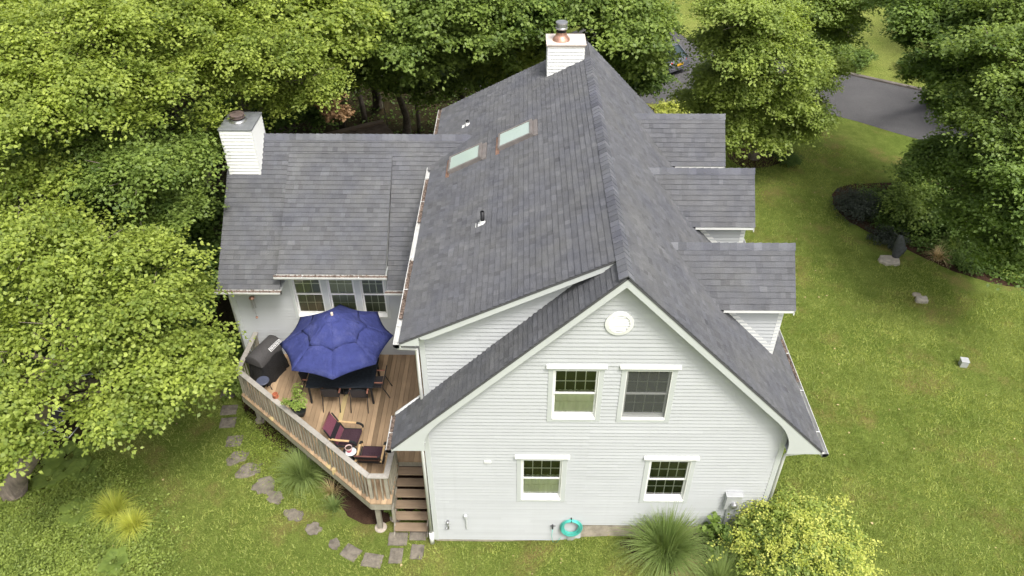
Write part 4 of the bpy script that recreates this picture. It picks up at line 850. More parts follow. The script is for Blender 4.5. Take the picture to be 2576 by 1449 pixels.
def dh_window(name, x, z, w, h, y, cs=.105, cap=True, label=None, up_back=None, lo_back=None, screen=False, nx=4, nz=2):
    t = .034; mb = MB(); mb.box((x, y-t, z), (x+cs, y+.01, z+h)); mb.box((x+w-cs, y-t, z), (x+w, y+.01, z+h)); mb.box((x+cs, y-t+.001, z+h-cs), (x+w-cs, y+.01, z+h)); mb.box((x+cs, y-t+.001, z), (x+w-cs, y+.01, z+cs))
    f = mb.build('window', TRIM, house, bevel=.003)
    if label: f['label'] = label
    if cap: MB().prism([(y-.10, z+h-.005), (y-.10, z+h+.03), (y, z+h+.075), (y, z+h-.005)], 0, x-.05, x+w+.05).build('window_cap', TRIMW, f, bevel=.004)
    x0, x1, z0, z1 = x+cs, x+w-cs, z+cs, z+h-cs; dp = .10
    mb = MB(); mb.box((x0-.01, y-.03, z0-.01), (x0+.02, y+dp+.12, z1+.01)); mb.box((x1-.02, y-.03, z0-.01), (x1+.01, y+dp+.12, z1+.01)); mb.box((x0+.02, y-.03, z1-.02), (x1-.02, y+dp+.12, z1+.01)); mb.build('jamb', TRIMW, f)
    MB().prism([(y-.045, z0-.03), (y-.045, z0+.0), (y+dp, z0+.065), (y+dp, z0-.03)], 0, x0+.02, x1-.02).build('sill', TRIMW, f, bevel=.003)
    zm = z0+(z1-z0)*.50
    sash(f, x0+.02, x1-.02, zm-.02, z1-.02, y+dp*.55, nx, nz, up_back[0] if up_back else None, up_back[1] if up_back else 0)
    sash(f, x0+.02, x1-.02, z0+.05, zm+.02, y+dp, nx, nz, lo_back[0] if lo_back else None, lo_back[1] if lo_back else 0)
    xm = (x0+x1)/2; mb = MB(); [mb.box((xm+s_*.035-.012, y+dp-.045, zm+.02), (xm+s_*.035+.012, y+dp-.02, zm+.045)) for s_ in (-1, 1)]; mb.build('sash_lock', GRAYMET, f)
    if screen: MB().face([(x0+.02, y+.01, z0+.02), (x1-.02, y+.01, z0+.02), (x1-.02, y+.01, z1-.02), (x0+.02, y+.01, z1-.02)]).build('insect_screen', SCREEN, f)
    MB().box((x0-.02, y+dp+.14, z0-.02), (x1+.02, y+dp+.16, z1+.02)).build('room_dark_panel', DARK, f)  # added near-black panel, its colour stands in for the unlit room
    return f
dh_window('w', *win['UL'], WW, WH, 0, label='upper left window, curtain in its lower sash', lo_back=(CURT, 0))
dh_window('w', *win['UR'], WW, WH, 0, label='upper right window behind a grey insect screen', screen=True)
dh_window('w', *win['LL'], WW, WH, 0, label='lower left window, curtain in its lower sash', lo_back=(CURT, 0))
dh_window('w', *win['LR'], WW, WH, 0, label='lower right window with dark panes in both sashes')
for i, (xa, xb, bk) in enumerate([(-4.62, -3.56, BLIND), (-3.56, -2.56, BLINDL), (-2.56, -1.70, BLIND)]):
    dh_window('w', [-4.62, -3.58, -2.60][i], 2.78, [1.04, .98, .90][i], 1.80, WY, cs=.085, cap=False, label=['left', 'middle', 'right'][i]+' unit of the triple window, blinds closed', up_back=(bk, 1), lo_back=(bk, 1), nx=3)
# gable vent
mb = MB(); n = 32
for i in range(n):
    a, b = 2*pi*i/n, 2*pi*(i+1)/n; cx, cz = 4.30, 7.725
    q = [(cx+r*cos(t)*1.0, cz+r*sin(t)*1.05) for t in (a, b) for r in (.30, .22)]; mb.raw([(q[0][0], -.05, q[0][1]), (q[1][0], -.06, q[1][1]), (q[3][0], -.06, q[3][1]), (q[2][0], -.05, q[2][1]), (q[0][0], 0, q[0][1]), (q[1][0], 0, q[1][1]), (q[3][0], 0, q[3][1]), (q[2][0], 0, q[2][1])], [(0, 1, 2, 3), (0, 3, 7, 4), (1, 5, 6, 2)])
gv = mb.build('gable_vent', TRIMW, house)
mb = MB()
for k in range(6):
    z = 7.725-.19+.07*k; hw = sqrt(max(.22**2-(z+.02-7.725)**2, 0.002)); mb.face([(4.3-hw, -.05, z), (4.3+hw, -.05, z), (4.3+hw, -.016, z+.055), (4.3-hw, -.016, z+.055)]); mb.face([(4.3-hw, -.016, z-.01), (4.3+hw, -.016, z-.01), (4.3+hw, -.05, z), (4.3-hw, -.05, z)])
mb.build('louvres', TRIMW, gv)
# dormers on the right slope
def zR(x): return ZE+mR*(XE-x)
for i, (yc, xf, xo, zr, ze, hw, ho) in enumerate(((3.05, 8.62, 8.80, 7.60, 6.42, .80, 1.06), (6.44, 8.43, 8.61, 7.71, 6.52, .80, 1.06), (9.62, 8.26, 8.44, 7.78, 6.60, .80, 1.06))):
    lbl = ['nearest dormer', 'middle dormer', 'farthest dormer'][i]
    zt = zR(xf)
    xe_ = XE-(ze-.13-ZE)/mR
    dm = MB(); 
    for s_, U in ((-1, 1), (1, -1)):
        yw = yc+s_*hw; z_e = ze-.09+.0
        poly = [(xf, zt+.02), (xf, z_e+.12), (xe_-.1, z_e+.12)] if s_ < 0 else [(-xf, zt+.02), (-(xe_-.1), z_e+.12), (-xf, z_e+.12)]
        courses(dm, poly, (0, yw, 0), (U, 0, 0), (0, 0, 1), CEXP, CLIP)
    courses(dm, [(yc-hw, zt), (yc+hw, zt), (yc+hw, z_e+.12), (yc, zr-.1), (yc-hw, z_e+.12)], (xf, 0, 0), (0, 1, 0), (0, 0, 1), CEXP, CLIP)
    d = dm.build('dormer', SIDING, house); d['label'] = lbl
    sl_ = (zr-ze)/ho; LD = sqrt(ho*ho+(zr-ze)**2); xri = XE-(zr-ZE)/mR; xei = XE-(ze-ZE)/mR; mb = MB()
    courses(mb, [(xei, 0), (xo, 0), (xo, LD), (xri, LD)], (0, yc-ho, ze), (1, 0, 0), (0, ho, zr-ze), EXP, LIP, tabs=(.09, .25), tv=.17)
    courses(mb, [(-xo, 0), (-xei, 0), (-xri, LD), (-xo, LD)], (0, yc+ho, ze), (-1, 0, 0), (0, -ho, zr-ze), EXP, LIP, tabs=(.09, .25), tv=.17)
    mb.build('dormer_roof', SH, d)
    mb = MB(); slab(mb, [(xei, yc-ho, ze), (xo, yc-ho, ze), (xo, yc, zr), (xri, yc, zr)], .05); slab(mb, [(xei, yc+ho, ze), (xo, yc+ho, ze), (xo, yc, zr-.003), (xri, yc, zr-.003)], .05); mb.build('dormer_roof_boards', DARK, d)
    ridge_cap(d, (xo, yc, zr), (xri-.25, yc, zr), (0, -1, -sl_), (0, 1, -sl_), wd=.18)
    mb = MB()
    for s_ in (-1, 1):
        mb.box((xei+.1, yc+s_*ho, ze-.085), (xo-.02, yc+s_*(ho-.03), ze-.012)); mb.prism([(yc+s_*ho, ze-.012), (yc, zr-.012), (yc, zr-.16), (yc+s_*ho, ze-.15)], 0, xo-.035, xo-.01)
        mb.box((xei+.12, yc+s_*(ho-.03), ze-.08), (xo-.04, yc+s_*hw, ze-.065)); mb.box((xf-.10, yc+s_*(hw-.0), zt+.05), (xf+.02, yc+s_*(hw+.022), ze-.08))
        # sloping trim where the cheek meets the main roof
        mb.prism([(xf+.02, zt-.0), (xf+.02, zt+.20), (xe_-.02, zR(xe_-.02)+.17), (xe_-.02, zR(xe_-.02)+.02)], 1, yc+s_*hw, yc+s_*(hw+.02))
    mb.build('dormer_trim', TRIMW, d)
    MB().box((xf+.005, yc-.38, 5.2), (xf+.03, yc+.38, 6.35)).build('dormer_window', CARGL, d)
# skylights
nS = V((-mS, 0, 1)).normalized(); dS = V((1, 0, mS)).normalized()
def onS(x, y, h): return V((x, y, shed_z(x)))+nS*h
for i, (x0, x1, y0, y1) in enumerate([(.20, 1.16, 7.14, 8.0), (1.64, 2.60, 7.2, 8.06)]):
    def P8(xa, xb, ya, yb, h0, h1): return [onS(xa, ya, h0), onS(xb, ya, h0), onS(xb, yb, h0), onS(xa, yb, h0), onS(xa, ya, h1), onS(xb, ya, h1), onS(xb, yb, h1), onS(xa, yb, h1)]
    BF_ = [(4, 5, 6, 7), (0, 1, 5, 4), (1, 2, 6, 5), (2, 3, 7, 6), (3, 0, 4, 7)]
    mb = MB()
    for q in ((x0, x0+.05, y0, y1), (x1-.08, x1, y0, y1), (x0+.05, x1-.08, y0, y0+.07), (x0+.05, x1-.08, y1-.05, y1)): mb.raw(P8(*q, -.01, .125), BF_)
    mb.raw(P8(x1+.002, x1+.11, y0-.03, y1+.03, -.01, .05), BF_)
    sk = mb.build('skylight', SKYFR, house, bevel=.008); sk['label'] = ['lower skylight nearer the side wing', 'upper skylight nearer the ridge'][i]
    MB().raw(P8(x0+.05, x1-.08, y0+.07, y1-.05, 0, .10), BF_).build('pane', SKYGL, sk)
    MB().raw(P8(x0-.10, x0-.002, y0-.14, y1+.02, 0, .022), BF_).build('flashing', COPPER, sk)
# plumbing vents
for x, y, h, lb, fm in ((1.30, 3.83, .34, 'tall black vent pipe in the middle of the left slope', TRIMW), (.58, 9.9, .15, 'short vent pipe near the far end of the left slope', SKYFR)):
    b = V((x, y, shed_z(x))); mb = MB(); n = 14
    mb.tube([b-V((0, 0, .1)), b+V((0, 0, h)), b+V((0, 0, h))], [.052, .052, .036], n, cap=False); mb.lathe([(.036, h), (.036, h-.12)], tuple(b), n); vp = mb.build('vent_pipe', BLACKP, house, smooth=True); vp['label'] = lb
    mb = MB(); mb.raw([onS(x-.17, y-.10, .014), onS(x+.03, y-.10, .014), onS(x+.03, y+.09, .014), onS(x-.17, y+.09, .014)], [(0, 1, 2, 3)]); mb.lathe([(.085, -.02), (.06, .09)], tuple(b), n); mb.build('flashing', TRIMW, vp)
# main chimney: white clad, sits astride the left slope by the ridge
CH = (3.05, 4.16, 10.72, 11.55, 9.62)
def clad(x0, x1, y0, y1, zb, zt, mat, name, lbl):
    mb = MB()
    zl, zr2 = zb
    courses(mb, [(x0, zl), (x1, zr2), (x1, zt), (x0, zt)], (0, y0, 0), (1, 0, 0), (0, 0, 1), CEXP*.95, CLIP)
    courses(mb, [(y0, zr2-.4), (y1, zr2-.4), (y1, zt), (y0, zt)], (x1, 0, 0), (0, 1, 0), (0, 0, 1), CEXP*.95, CLIP)
    courses(mb, [(-y1, zl-.5), (-y0, zl-.5), (-y0, zt), (-y1, zt)], (x0, 0, 0), (0, -1, 0), (0, 0, 1), CEXP*.95, CLIP)
    courses(mb, [(-x1, zl-.5), (-x0, zl-.5), (-x0, zt), (-x1, zt)], (0, y1, 0), (-1, 0, 0), (0, 0, 1), CEXP*.95, CLIP)
    o = mb.build(name, mat, house); o['label'] = lbl
    e = .055
    for x in (x0, x1-e):
        for y in (y0-.018, y1-e+.018): MB().box((x-.018 if x == x0 else x, y, (zl if x == x0 else zr2)-.0), (x+e if x == x0 else x+e+.018, y+e, zt)).build('corner_trim', mat, o)
    return o
c1 = clad(3.05, 4.14, 10.72, 11.5, (shed_z(3.05)-.02, shed_z(4.1)-.02), 9.50, SIDWHITE, 'chimney', 'tall white chimney at the far end of the ridge')
mb = MB(); mb.box((2.99, 10.66, 9.50), (4.20, 11.56, 9.555)); mb.box((3.02, 10.69, 9.44), (4.17, 11.53, 9.50)); mb.build('chimney_cap', CAPTOP, c1, bevel=.01)
mb = MB(); mb.lathe([(.27, 9.556), (.26, 9.60), (.19, 9.68), (.16, 9.73), (.15, 9.80)], (3.45, 11.05, 0), 24); mb.build('flue_collar', COPPER, c1, smooth=True)
mb = MB(); mb.lathe([(.13, 9.80), (.13, 9.90), (.175, 9.90), (.185, 9.92), (.185, 9.94), (.175, 9.95), (.175, 10.06), (.185, 10.08), (.18, 10.10), (.15, 10.11), (.0, 10.105)], (3.45, 11.05, 0), 24); mb.build('flue_cap', METAL, c1, smooth=False)
mb = MB(); mb.lathe([(.145, 9.80), (.145, 9.895)], (3.45, 11.05, 0), 24); mb.build('flue_band', BLACKP, c1)
# chimney of the side wing
zc = WRZ-mW*(WRY-7.97); c2 = clad(-6.42, -5.52, 7.97, 9.05, (zc-.02, zc-.02), 8.02, SIDWHITE, 'chimney', 'short white chimney at the left end of the side wing')
mb = MB(); mb.box((-6.46, 7.93, 8.02), (-5.48, 9.09, 8.075)); mb.build('chimney_cap', GREYCAP, c2, bevel=.01)
mb = MB(); mb.lathe([(.26, 8.077), (.20, 8.10), (.20, 8.15)], (-6.02, 8.5, 0), 22); mb.build('flue_collar', METAL, c2, smooth=True)
mb = MB(); mb.lathe([(.17, 8.15), (.17, 8.19), (.215, 8.19), (.215, 8.22), (.19, 8.235), (.215, 8.25), (.215, 8.29), (.19, 8.31), (.0, 8.33)], (-6.02, 8.5, 0), 22); mb.build('flue_cap', plain('rusty_flue', (.13, .095, .085), .7, .2, var=.4), c2)
# fittings on the front wall
mb = MB(); mb.box((7.46, -.16, 1.60), (7.86, -.012, 2.12)); mb.box((7.44, -.18, 2.12), (7.88, -.012, 2.15)); em = mb.build('electric_meter', GRAYMET, house, bevel=.01)
m2 = MB(); m2.lathe([(0, .10), (.07, .095), (.085, .06), (.085, 0)], (0, 0, 0), 20); m2.v = [(x+7.67, -.16-z, y+1.82) for x, y, z in m2.v]; m2.build('meter_dial', METAL, em, smooth=True)
MB().tube([(7.6, -.06, 1.62), (7.6, -.06, .9), (7.6, -.06, .2)], .03).build('conduit', GRAYMET, em)
mb = MB(); mb.box((1.39, -.05, 3.20), (1.56, -.012, 3.29)); mb.build('dryer_vent', TRIMW, house, bevel=.006)
mb = MB(); mb.tube([(.38, -.02, .82), (.38, -.09, .82), (.38, -.10, .79)], .035, 10); mb.tube([(.38, -.08, .80), (.39, -.09, .66), (.40, -.10, .60), (.36, -.10, .56), (.33, -.09, .62)], .018, 8); mb.build('outdoor_tap', METAL, house, smooth=True)
mb = MB(); mb.tube([(.86, -.06, 1.08), (.86, -.045, 1.02), (.87, -.04, .50)], .022, 8); mb.tube([(.86, -.07, 1.06), (.86, -.07, 1.12)], .05, 10); mb.build('vent_stub', TRIM, house)
mb = MB(); mb.tube([(3.14, -.02, .70), (3.14, -.08, .68), (3.14, -.09, .60)], .02, 8); mb.tube([(3.07, -.08, .72), (3.21, -.08, .72)], .012, 6); mb.build('outdoor_tap', BLACKP, house)
mb = MB(); mb.tube([(3.62, -.01, .99), (3.62, -.14, .97), (3.62, -.15, 1.02)], .015, 6); mb.build('hose_hook', BLACKP, house)
mb = MB(); mb.box((3.55, -.06, .05), (3.75, -.012, .40)); mb.build('vent_cover', GRAYMET, house)

# ------------------------------------------------------------------ deck
DZ = 1.27; deck = thing('deck', 'raised timber deck with slatted railing in the corner between house and side wing', 'deck', (-3, 4, DZ))
DP = [(-6.12, WY-.02), (-6.12, 4.05), (-1.64, .20), (-1.12, .20), (-1.12, 1.60), (-.03, 1.60), (-.03, WY-.02)]
mb = MB(); nb = MB(); rr = random.Random(3); x = -6.12; bw = .14
def yl(x):                                              # front edge of the deck at x
    if x < -1.64: return .20+(-1.64-x)*(4.05-.20)/(6.12-1.64)
    return .20 if x < -1.12 else 1.60
while x < -.03:
    x1 = min(x+bw-.007, -.03); t = .5+rr.gauss(0, .28); ya, yb = yl(x+.001)-.03, yl(x1-.001)-.03
    if x < -1.12 < x1: ya = yb = .17 if x1+x < -2.24 else 1.57
    tgt = nb if abs(x+bw/2+3.01) < bw/2 else mb
    splits = [None] if tgt is nb else [rr.uniform(2.2, 5.0) if rr.random() < .5 else None]
    segs = [(None, WY-.02)] if splits[0] is None or splits[0] < max(ya, yb)+.4 else [(None, splits[0]), (splits[0]+.004, WY-.02)]
    for s_, e_ in segs:
        A, B = (ya, yb) if s_ is None else (s_, s_)
        tgt.prism([(x, A), (x1, B), (x1, e_), (x, e_)], 2, DZ-.035, DZ+(.002 if tgt is nb else 0), t if s_ is None else t+rr.gauss(0, .15))
    x += bw
mb.build('deck_boards', DECK, deck); nb.build('new_board', NEWW, deck)['label'] = 'single fresh yellow pine board'
edge = [(-6.12, WY-.02), (-6.12, 4.05), (-1.64, .20), (-1.12, .20)]
mb = MB()
for a, b in zip(edge, edge[1:]): mb.bar((a[0], a[1], DZ-.16), (b[0], b[1], DZ-.16), .04, .24, tone=.6)
mb.bar((-1.12, .20, DZ-.16), (-1.12, 1.6, DZ-.16), .04, .24); mb.bar((-1.12, 1.6, DZ-.13), (-.03, 1.6, DZ-.13), .04, .18, tone=.4)
mb.build('rim_joist', RAILW, deck)
mb = MB()
for k in range(10): xx = -5.7+k*.55; mb.bar((xx, yl(xx)+.1, DZ-.14), (xx, WY-.05, DZ-.14), .04, .18)
mb.build('floor_joists', RAILW, deck)
MB().box((-1.12, 1.575, DZ-.22), (-.03, 1.60, DZ-.045)).build('stair_riser', RAILW, deck)
for i, (px, py) in enumerate([(-1.55, .42), (-1.18, .75), (-5.9, 4.3), (-3.8, 2.3), (-6.0, 5.6)]):
    MB().box((px-.065, py-.065, -.15), (px+.065, py+.065, DZ-.05), .4).build('deck_post', RAILW, deck, bevel=.005)
    if i < 3: MB().lathe([(0, .05), (.15, .05), (.17, .02), (.17, -.1)], (px, py, -.15), 18).build('concrete_footing', CONC, deck)
# railing
RT_ = DZ+.95; seg = [((-5.98, WY-.05), (-6.06, 4.13)), ((-6.06, 4.13), (-1.62, .33)), ((-1.62, .33), (-1.16, .33)), ((-1.16, .33), (-1.11, 1.35))]
def offs(a, b, d): v = V((b[0]-a[0], b[1]-a[1], 0)).normalized(); n = V((-v.y, v.x, 0))*d; return n
capm = MB(); railm = MB()
pts = [seg[0][0]]+[s_[1] for s_ in seg]
def mitre(i, d):
    p = V((*pts[i], 0)); 
    if i == 0: n = offs(pts[0], pts[1], 1); return p+n*d
    if i == len(pts)-1: n = offs(pts[-2], pts[-1], 1); return p+n*d
    n1, n2 = offs(pts[i-1], pts[i], 1), offs(pts[i], pts[i+1], 1); m = (n1+n2).normalized(); return p+m*(d/m.dot(n1))
for i in range(len(pts)-1):
    a, b, c, d = mitre(i, .075), mitre(i+1, .075), mitre(i+1, -.075), mitre(i, -.075); tn = .5+.25*((i*7) % 3-1)
    if i == 1:                                           # the long side is capped with three boards end to end
        cuts = [0, .37, .72, 1]
        for k in range(3):
            f0, f1 = cuts[k], cuts[k+1]-.002; q = [a.lerp(b, f0), a.lerp(b, f1), d.lerp(c, f1), d.lerp(c, f0)]; capm.prism([(p.x, p.y) for p in q], 2, RT_-.036, RT_-.001*k, [.75, .35, .6][k])
    else: capm.prism([(p.x, p.y) for p in (a, b, c, d)], 2, RT_-.036, RT_-.0005*i, tn)
capm.build('rail_cap', RAILCAP, deck, bevel=.006)
for (a, b) in seg: railm.bar((*a, RT_-.085), (*b, RT_-.085), .035, .085); 
railm.build('top_rail', RAILW, deck)
rr = random.Random(5)
def post(p, name='rail_post', s_=.045, z0=DZ-.25): MB().box((p[0]-s_, p[1]-s_, z0), (p[0]+s_, p[1]+s_, RT_-.04), rr.uniform(.2, .8)).build(name, RAILW, deck, bevel=.004)
for p in [(-6.0, WY-.12), (-6.05, 4.14), (-1.62, .36), (-1.19, .36), (-1.13, 1.5), (-4.57, 2.86), (-3.1, 1.60)]: post(p)
for (a, b) in seg:
    L = sqrt((b[0]-a[0])**2+(b[1]-a[1])**2); n = int(L/.145); nrm = offs(a, b, -.035)
    for k in range(1, n):
        t = k/n; x, y = a[0]+(b[0]-a[0])*t+nrm.x, a[1]+(b[1]-a[1])*t+nrm.y
        MB().bar((x, y, DZ-.16+.0), (x+rr.uniform(-.008, .008), y+rr.uniform(-.008, .008), RT_-.05), .036, .036, up=(b[0]-a[0], b[1]-a[1], 0), tone=rr.uniform(.1, .9)).build('baluster', RAILW, deck)
MB().bar((-4.9, 3.02, DZ+.002+.02), (-5.02, 3.13, DZ+.02), .1, .03).build('post_block', NEWW, deck)
MB().box((-2.83, 1.16, DZ-.1), (-2.73, 1.26, DZ+.1)).build('post_block', NEWW, deck)['label'] = 'fresh pale wood block at the foot of the railing'
# stairs down along the house
st = MB()
for x in (-1.14, -.24): st.bar((x, 1.62, DZ-.16), (x, .14, DZ-.16-1.40), .04, .22, tone=.35)
stair = st.build('staircase', RAILW, deck); stair['label'] = 'open timber stairs between deck and front wall corner'
rr = random.Random(9)
for i, (z, yf) in enumerate([(.053, .19), (.256, .41), (.459, .63), (.662, .845), (.865, 1.06), (1.068, 1.28)]):
    MB().box((-1.13, yf, z-.04), (-.25+.02, yf+.265, z), rr.uniform(.25, .8)).build('stair_tread', STEP, stair, bevel=.006)
MB().bar((-1.13, 1.62, 1.70), (-1.12, .33, .80), .035, .14, tone=.8).build('stair_handrail', RAILCAP, stair, bevel=.004)
MB().box((-1.17, .36, .2), (-1.09, .44, .9)).build('stair_post', RAILW, stair)

# ------------------------------------------------------------------ things on the deck
um = thing('patio_umbrella', 'large royal blue octagonal patio umbrella opened over the dining table', 'umbrella', (-3.03, 4.34, DZ))
cxu, cyu = -3.03, 4.34; ph = R(7); mbu = MB()
def tier(mb, r0, z0, r1, z1, sc, sag=.0, nsub=6, nr=7):
    vid = {}
    for s_ in range(8):
        a0, a1 = ph+s_*pi/4, ph+(s_+1)*pi/4
        grid = []
        for j in range(nr+1):
            f = j/nr; row = []
            for k in range(nsub+1):
                t = k/nsub; r = r0+(r1-r0)*f; p0 = V((cos(a0)*r, sin(a0)*r, 0)); p1 = V((cos(a1)*r, sin(a1)*r, 0)); p = p0.lerp(p1, t)
                bow = 4*t*(1-t); q = p*(1-sc*bow*f*f); z = z0+(z1-z0)*(f**1.0)-sag*sin(pi*f)-bow*.035*r/1.6*f+.02*sin(9*a0+f*7+k)*bow*.35
                row.append((cxu+q.x, cyu+q.y, z))
            grid.append(row)
        i = len(mb.v)
        for row in grid:
            for p in row: mb.v.append(p); mb.t.append(.5)
        for j in range(nr):
            for k in range(nsub): q = i+j*(nsub+1)+k; mb.f.append((q, q+1, q+nsub+2, q+nsub+1))
ZT, ZRm = 4.16, 3.25
tier(mbu, .66, 3.79, 1.62, ZRm, .055, -.015); can = mbu.build('canopy', UMB, um, smooth=True)
mo = can.modifiers.new('s', 'SOLIDIFY'); mo.thickness = .006
for nm, args in (('upper_canopy', (.22, 4.10, .93, 3.70, .09, -.02)), ('top_vent', (.01, 4.19, .34, 4.035, .10, -.008))):
    m_ = MB(); tier(m_, *args); o = m_.build(nm, UMB, um, smooth=True); mo = o.modifiers.new('s', 'SOLIDIFY'); mo.thickness = .006
MB().tube([(cxu, cyu, DZ+.05), (cxu, cyu, 4.2)], .022, 12).build('pole', BIRCH, um, smooth=True)
MB().lathe([(.034, 4.16), (.036, 4.27), (.03, 4.28), (0, 4.285)], (cxu, cyu, 0), 16).build('finial', plain('finial_wood', (.75, .62, .5), .5), um, smooth=True)
for k in range(8):
    a = ph+k*pi/4; MB().bar((cxu+.03*cos(a), cyu+.03*sin(a), 4.06), (cxu+1.6*cos(a), cyu+1.6*sin(a), ZRm-.012), .016, .022).build('rib', BIRCH, um)
mb = MB(); mb.lathe([(.02, .07), (.05, .07), (.26, .03), (.26, .0)], (cxu, cyu, DZ), 24); mb.build('umbrella_base', BLKPLAS, um, smooth=True)
tb = thing('dining_table', 'dark slate-topped rectangular dining table under the blue umbrella', 'table', (-3.0, 4.3, DZ))
mb = MB(); mb.box((-4.0, 3.66, DZ+.70), (-2.02, 4.95, DZ+.73)); mb.build('tabletop', TABLET, tb, bevel=.012)
mb = MB(); [mb.bar(p, q, .03, .06) for p, q in (((-3.94, 3.72, DZ+.665), (-2.08, 3.72, DZ+.665)), ((-3.94, 4.89, DZ+.665), (-2.08, 4.89, DZ+.665)), ((-3.94, 3.74, DZ+.66), (-3.94, 4.87, DZ+.66)), ((-2.08, 3.74, DZ+.66), (-2.08, 4.87, DZ+.66)))]; mb.build('apron', CHFR, tb)
for x, y in ((-3.93, 3.73), (-2.09, 3.73), (-3.93, 4.88), (-2.09, 4.88)): MB().bar((x, y, DZ), (x*.99-.03, y, DZ+.70), .065, .05).build('leg', CHFR, tb, bevel=.006)
def dining_chair(label):
    t = thing('dining_chair', label, 'chair', (0, 0, 0), 'dark sling dining chairs around the table')
    MB().raw([(-.235, -.20, .44), (.235, -.20, .44), (.235, .24, .425), (-.235, .24, .425), (-.235, -.20, .425), (.235, -.20, .425), (.235, .24, .41), (-.235, .24, .41)], [(0, 1, 2, 3), (7, 6, 5, 4), (0, 4, 5, 1), (1, 5, 6, 2), (2, 6, 7, 3), (3, 7, 4, 0)]).build('seat', SLING, t)
    MB().raw([(-.215, -.22, .47), (.215, -.22, .47), (.205, -.33, .87), (-.205, -.33, .87), (-.215, -.235, .47), (.215, -.235, .47), (.205, -.345, .87), (-.205, -.345, .87)], [(0, 1, 2, 3), (7, 6, 5, 4), (0, 4, 5, 1), (1, 5, 6, 2), (2, 6, 7, 3), (3, 7, 4, 0)]).build('backrest', SLING, t)
    for s_ in (-1, 1):
        MB().tube([(s_*.25, .25, 0), (s_*.25, .23, .44), (s_*.25, .22, .64)], .014, 8).build('front_leg', CHFR, t, smooth=True)
        MB().tube([(s_*.25, -.42, 0), (s_*.25, -.33, .22), (s_*.25, -.24, .44), (s_*.24, -.29, .68), (s_*.22, -.345, .89)], .014, 8).build('rear_leg', CHFR, t, smooth=True)
        MB().bar((s_*.26, -.26, .655), (s_*.26, .26, .655), .045, .02).build('armrest', ARMW, t, bevel=.005)
    MB().tube([(-.22, -.34, .89), (.22, -.34, .89)], .014, 8).build('top_rail', CHFR, t, smooth=True)
    return t
ch = dining_chair('dark sling dining chair at the near long side of the table, on the left')
chs = [(ch, -3.26, 3.78, 0, None)]
for (o, x, y, rz, lb) in [(ch, -3.26, 3.77, 0, None), (None, -2.44, 3.75, 0, 'dark sling dining chair at the near long side of the table, on the right'), (None, -2.05, 4.20, R(90), 'dark sling dining chair at the right end of the table, seen from its side'), (None, -3.92, 4.30, R(-90), 'dark sling dining chair at the left end of the table, half under the umbrella')]:
    if o is None: o = copy_tree(ch); o['label'] = lb
    o.location = (x, y, DZ); o.rotation_euler = (0, 0, rz)
def lounge_chair(label, stripes):
    t = thing('lounge_chair', label, 'armchair', (0, 0, 0), 'woven lounge chairs by the deck railing')
    hw = .29
    seat = [(.32, .40), (.20, .43), (.0, .40), (-.22, .355)]
    mb = MB(); n = 12
    prof = [V((0, .36, .38)), V((0, .30, .425)), V((0, .1, .415)), V((0, -.18, .355))]
    for a, b in zip(prof, prof[1:]): mb.raw([a+V((-hw, 0, 0)), a+V((hw, 0, 0)), b+V((hw, 0, 0)), b+V((-hw, 0, 0)), a+V((-hw, 0, -.03)), a+V((hw, 0, -.03)), b+V((hw, 0, -.03)), b+V((-hw, 0, -.03))], [(0, 3, 2, 1), (4, 5, 6, 7), (0, 1, 5, 4), (1, 2, 6, 5), (2, 3, 7, 6), (3, 0, 4, 7)])
    mb.build('seat', WEAVE, t, bevel=.01)
    b0, b1 = V((0, -.18, .36)), V((0, -.50, .98)); k = len(stripes)
    for i, m_ in enumerate(stripes):
        f0, f1 = sum(s_[0] for s_ in stripes[:i]), sum(s_[0] for s_ in stripes[:i+1]); a, b = b0.lerp(b1, f0), b0.lerp(b1, f1); d = V((0, .9, .45)).normalized()*.03
        MB().raw([a+V((-hw, 0, 0)), a+V((hw, 0, 0)), b+V((hw, 0, 0)), b+V((-hw, 0, 0)), a-d+V((-hw, 0, 0)), a-d+V((hw, 0, 0)), b-d+V((hw, 0, 0)), b-d+V((-hw, 0, 0))], [(0, 1, 2, 3), (7, 6, 5, 4), (0, 4, 5, 1), (1, 5, 6, 2), (2, 6, 7, 3), (3, 7, 4, 0)]).build('backrest_band', m_[1], t)
    MB().tube([(-hw-.01, -.51, .99), (hw+.01, -.51, .99)], .022, 8).build('top_rail', RUST, t, smooth=True)
    for s_ in (-1, 1):
        x = s_*(hw+.045)
        def strip(P, w_, h_):
            m_ = MB()
            for a, b in zip(P, P[1:]): m_.bar(a, b, w_, h_, up=(0, -.3, 1))
            return m_
        P = [(x, -.38, .62), (x, -.15, .60), (x, .06, .61), (x, .20, .615)]
        strip(P, .055, .024).build('armrest', BIRCH, t)
        Q = [(x, .20, .615), (x, .30, .60), (x, .37, .55), (x, .385, .47), (x, .33, .28), (x, .22, .10), (x, .10, .03), (x, -.15, .015), (x, -.45, .02)]
        strip(Q[:4], .058, .03).build('arm_sleeve', BLKPLAS, t); strip(Q[3:], .05, .022).build('bent_leg', BIRCH, t)
        strip([(x*.97, .33, .38), (x*.97, -.18, .33), (x*.97, -.46, .94)], .03, .03).build('side_frame', CHFR, t)
    return t
l1 = lounge_chair('striped plum and charcoal woven lounge chair with birch arms facing the stairs', [(.25, WEAVEP), (.25, WEAVED), (.50, WEAVEP)]); l1.location = (-2.55, 2.1, DZ); l1.rotation_euler = (0, 0, R(-97))
l2 = lounge_chair('dark woven lounge chair with birch arms, its back against the front railing', [(.45, WEAVED), (.18, RUST), (.37, WEAVED)]); l2.location = (-1.75, 1.42, DZ); l2.rotation_euler = (0, 0, R(-2))
sdt = thing('side_table', 'small dark side table between the two lounge chairs', 'table', (-2.36, 1.58, DZ))
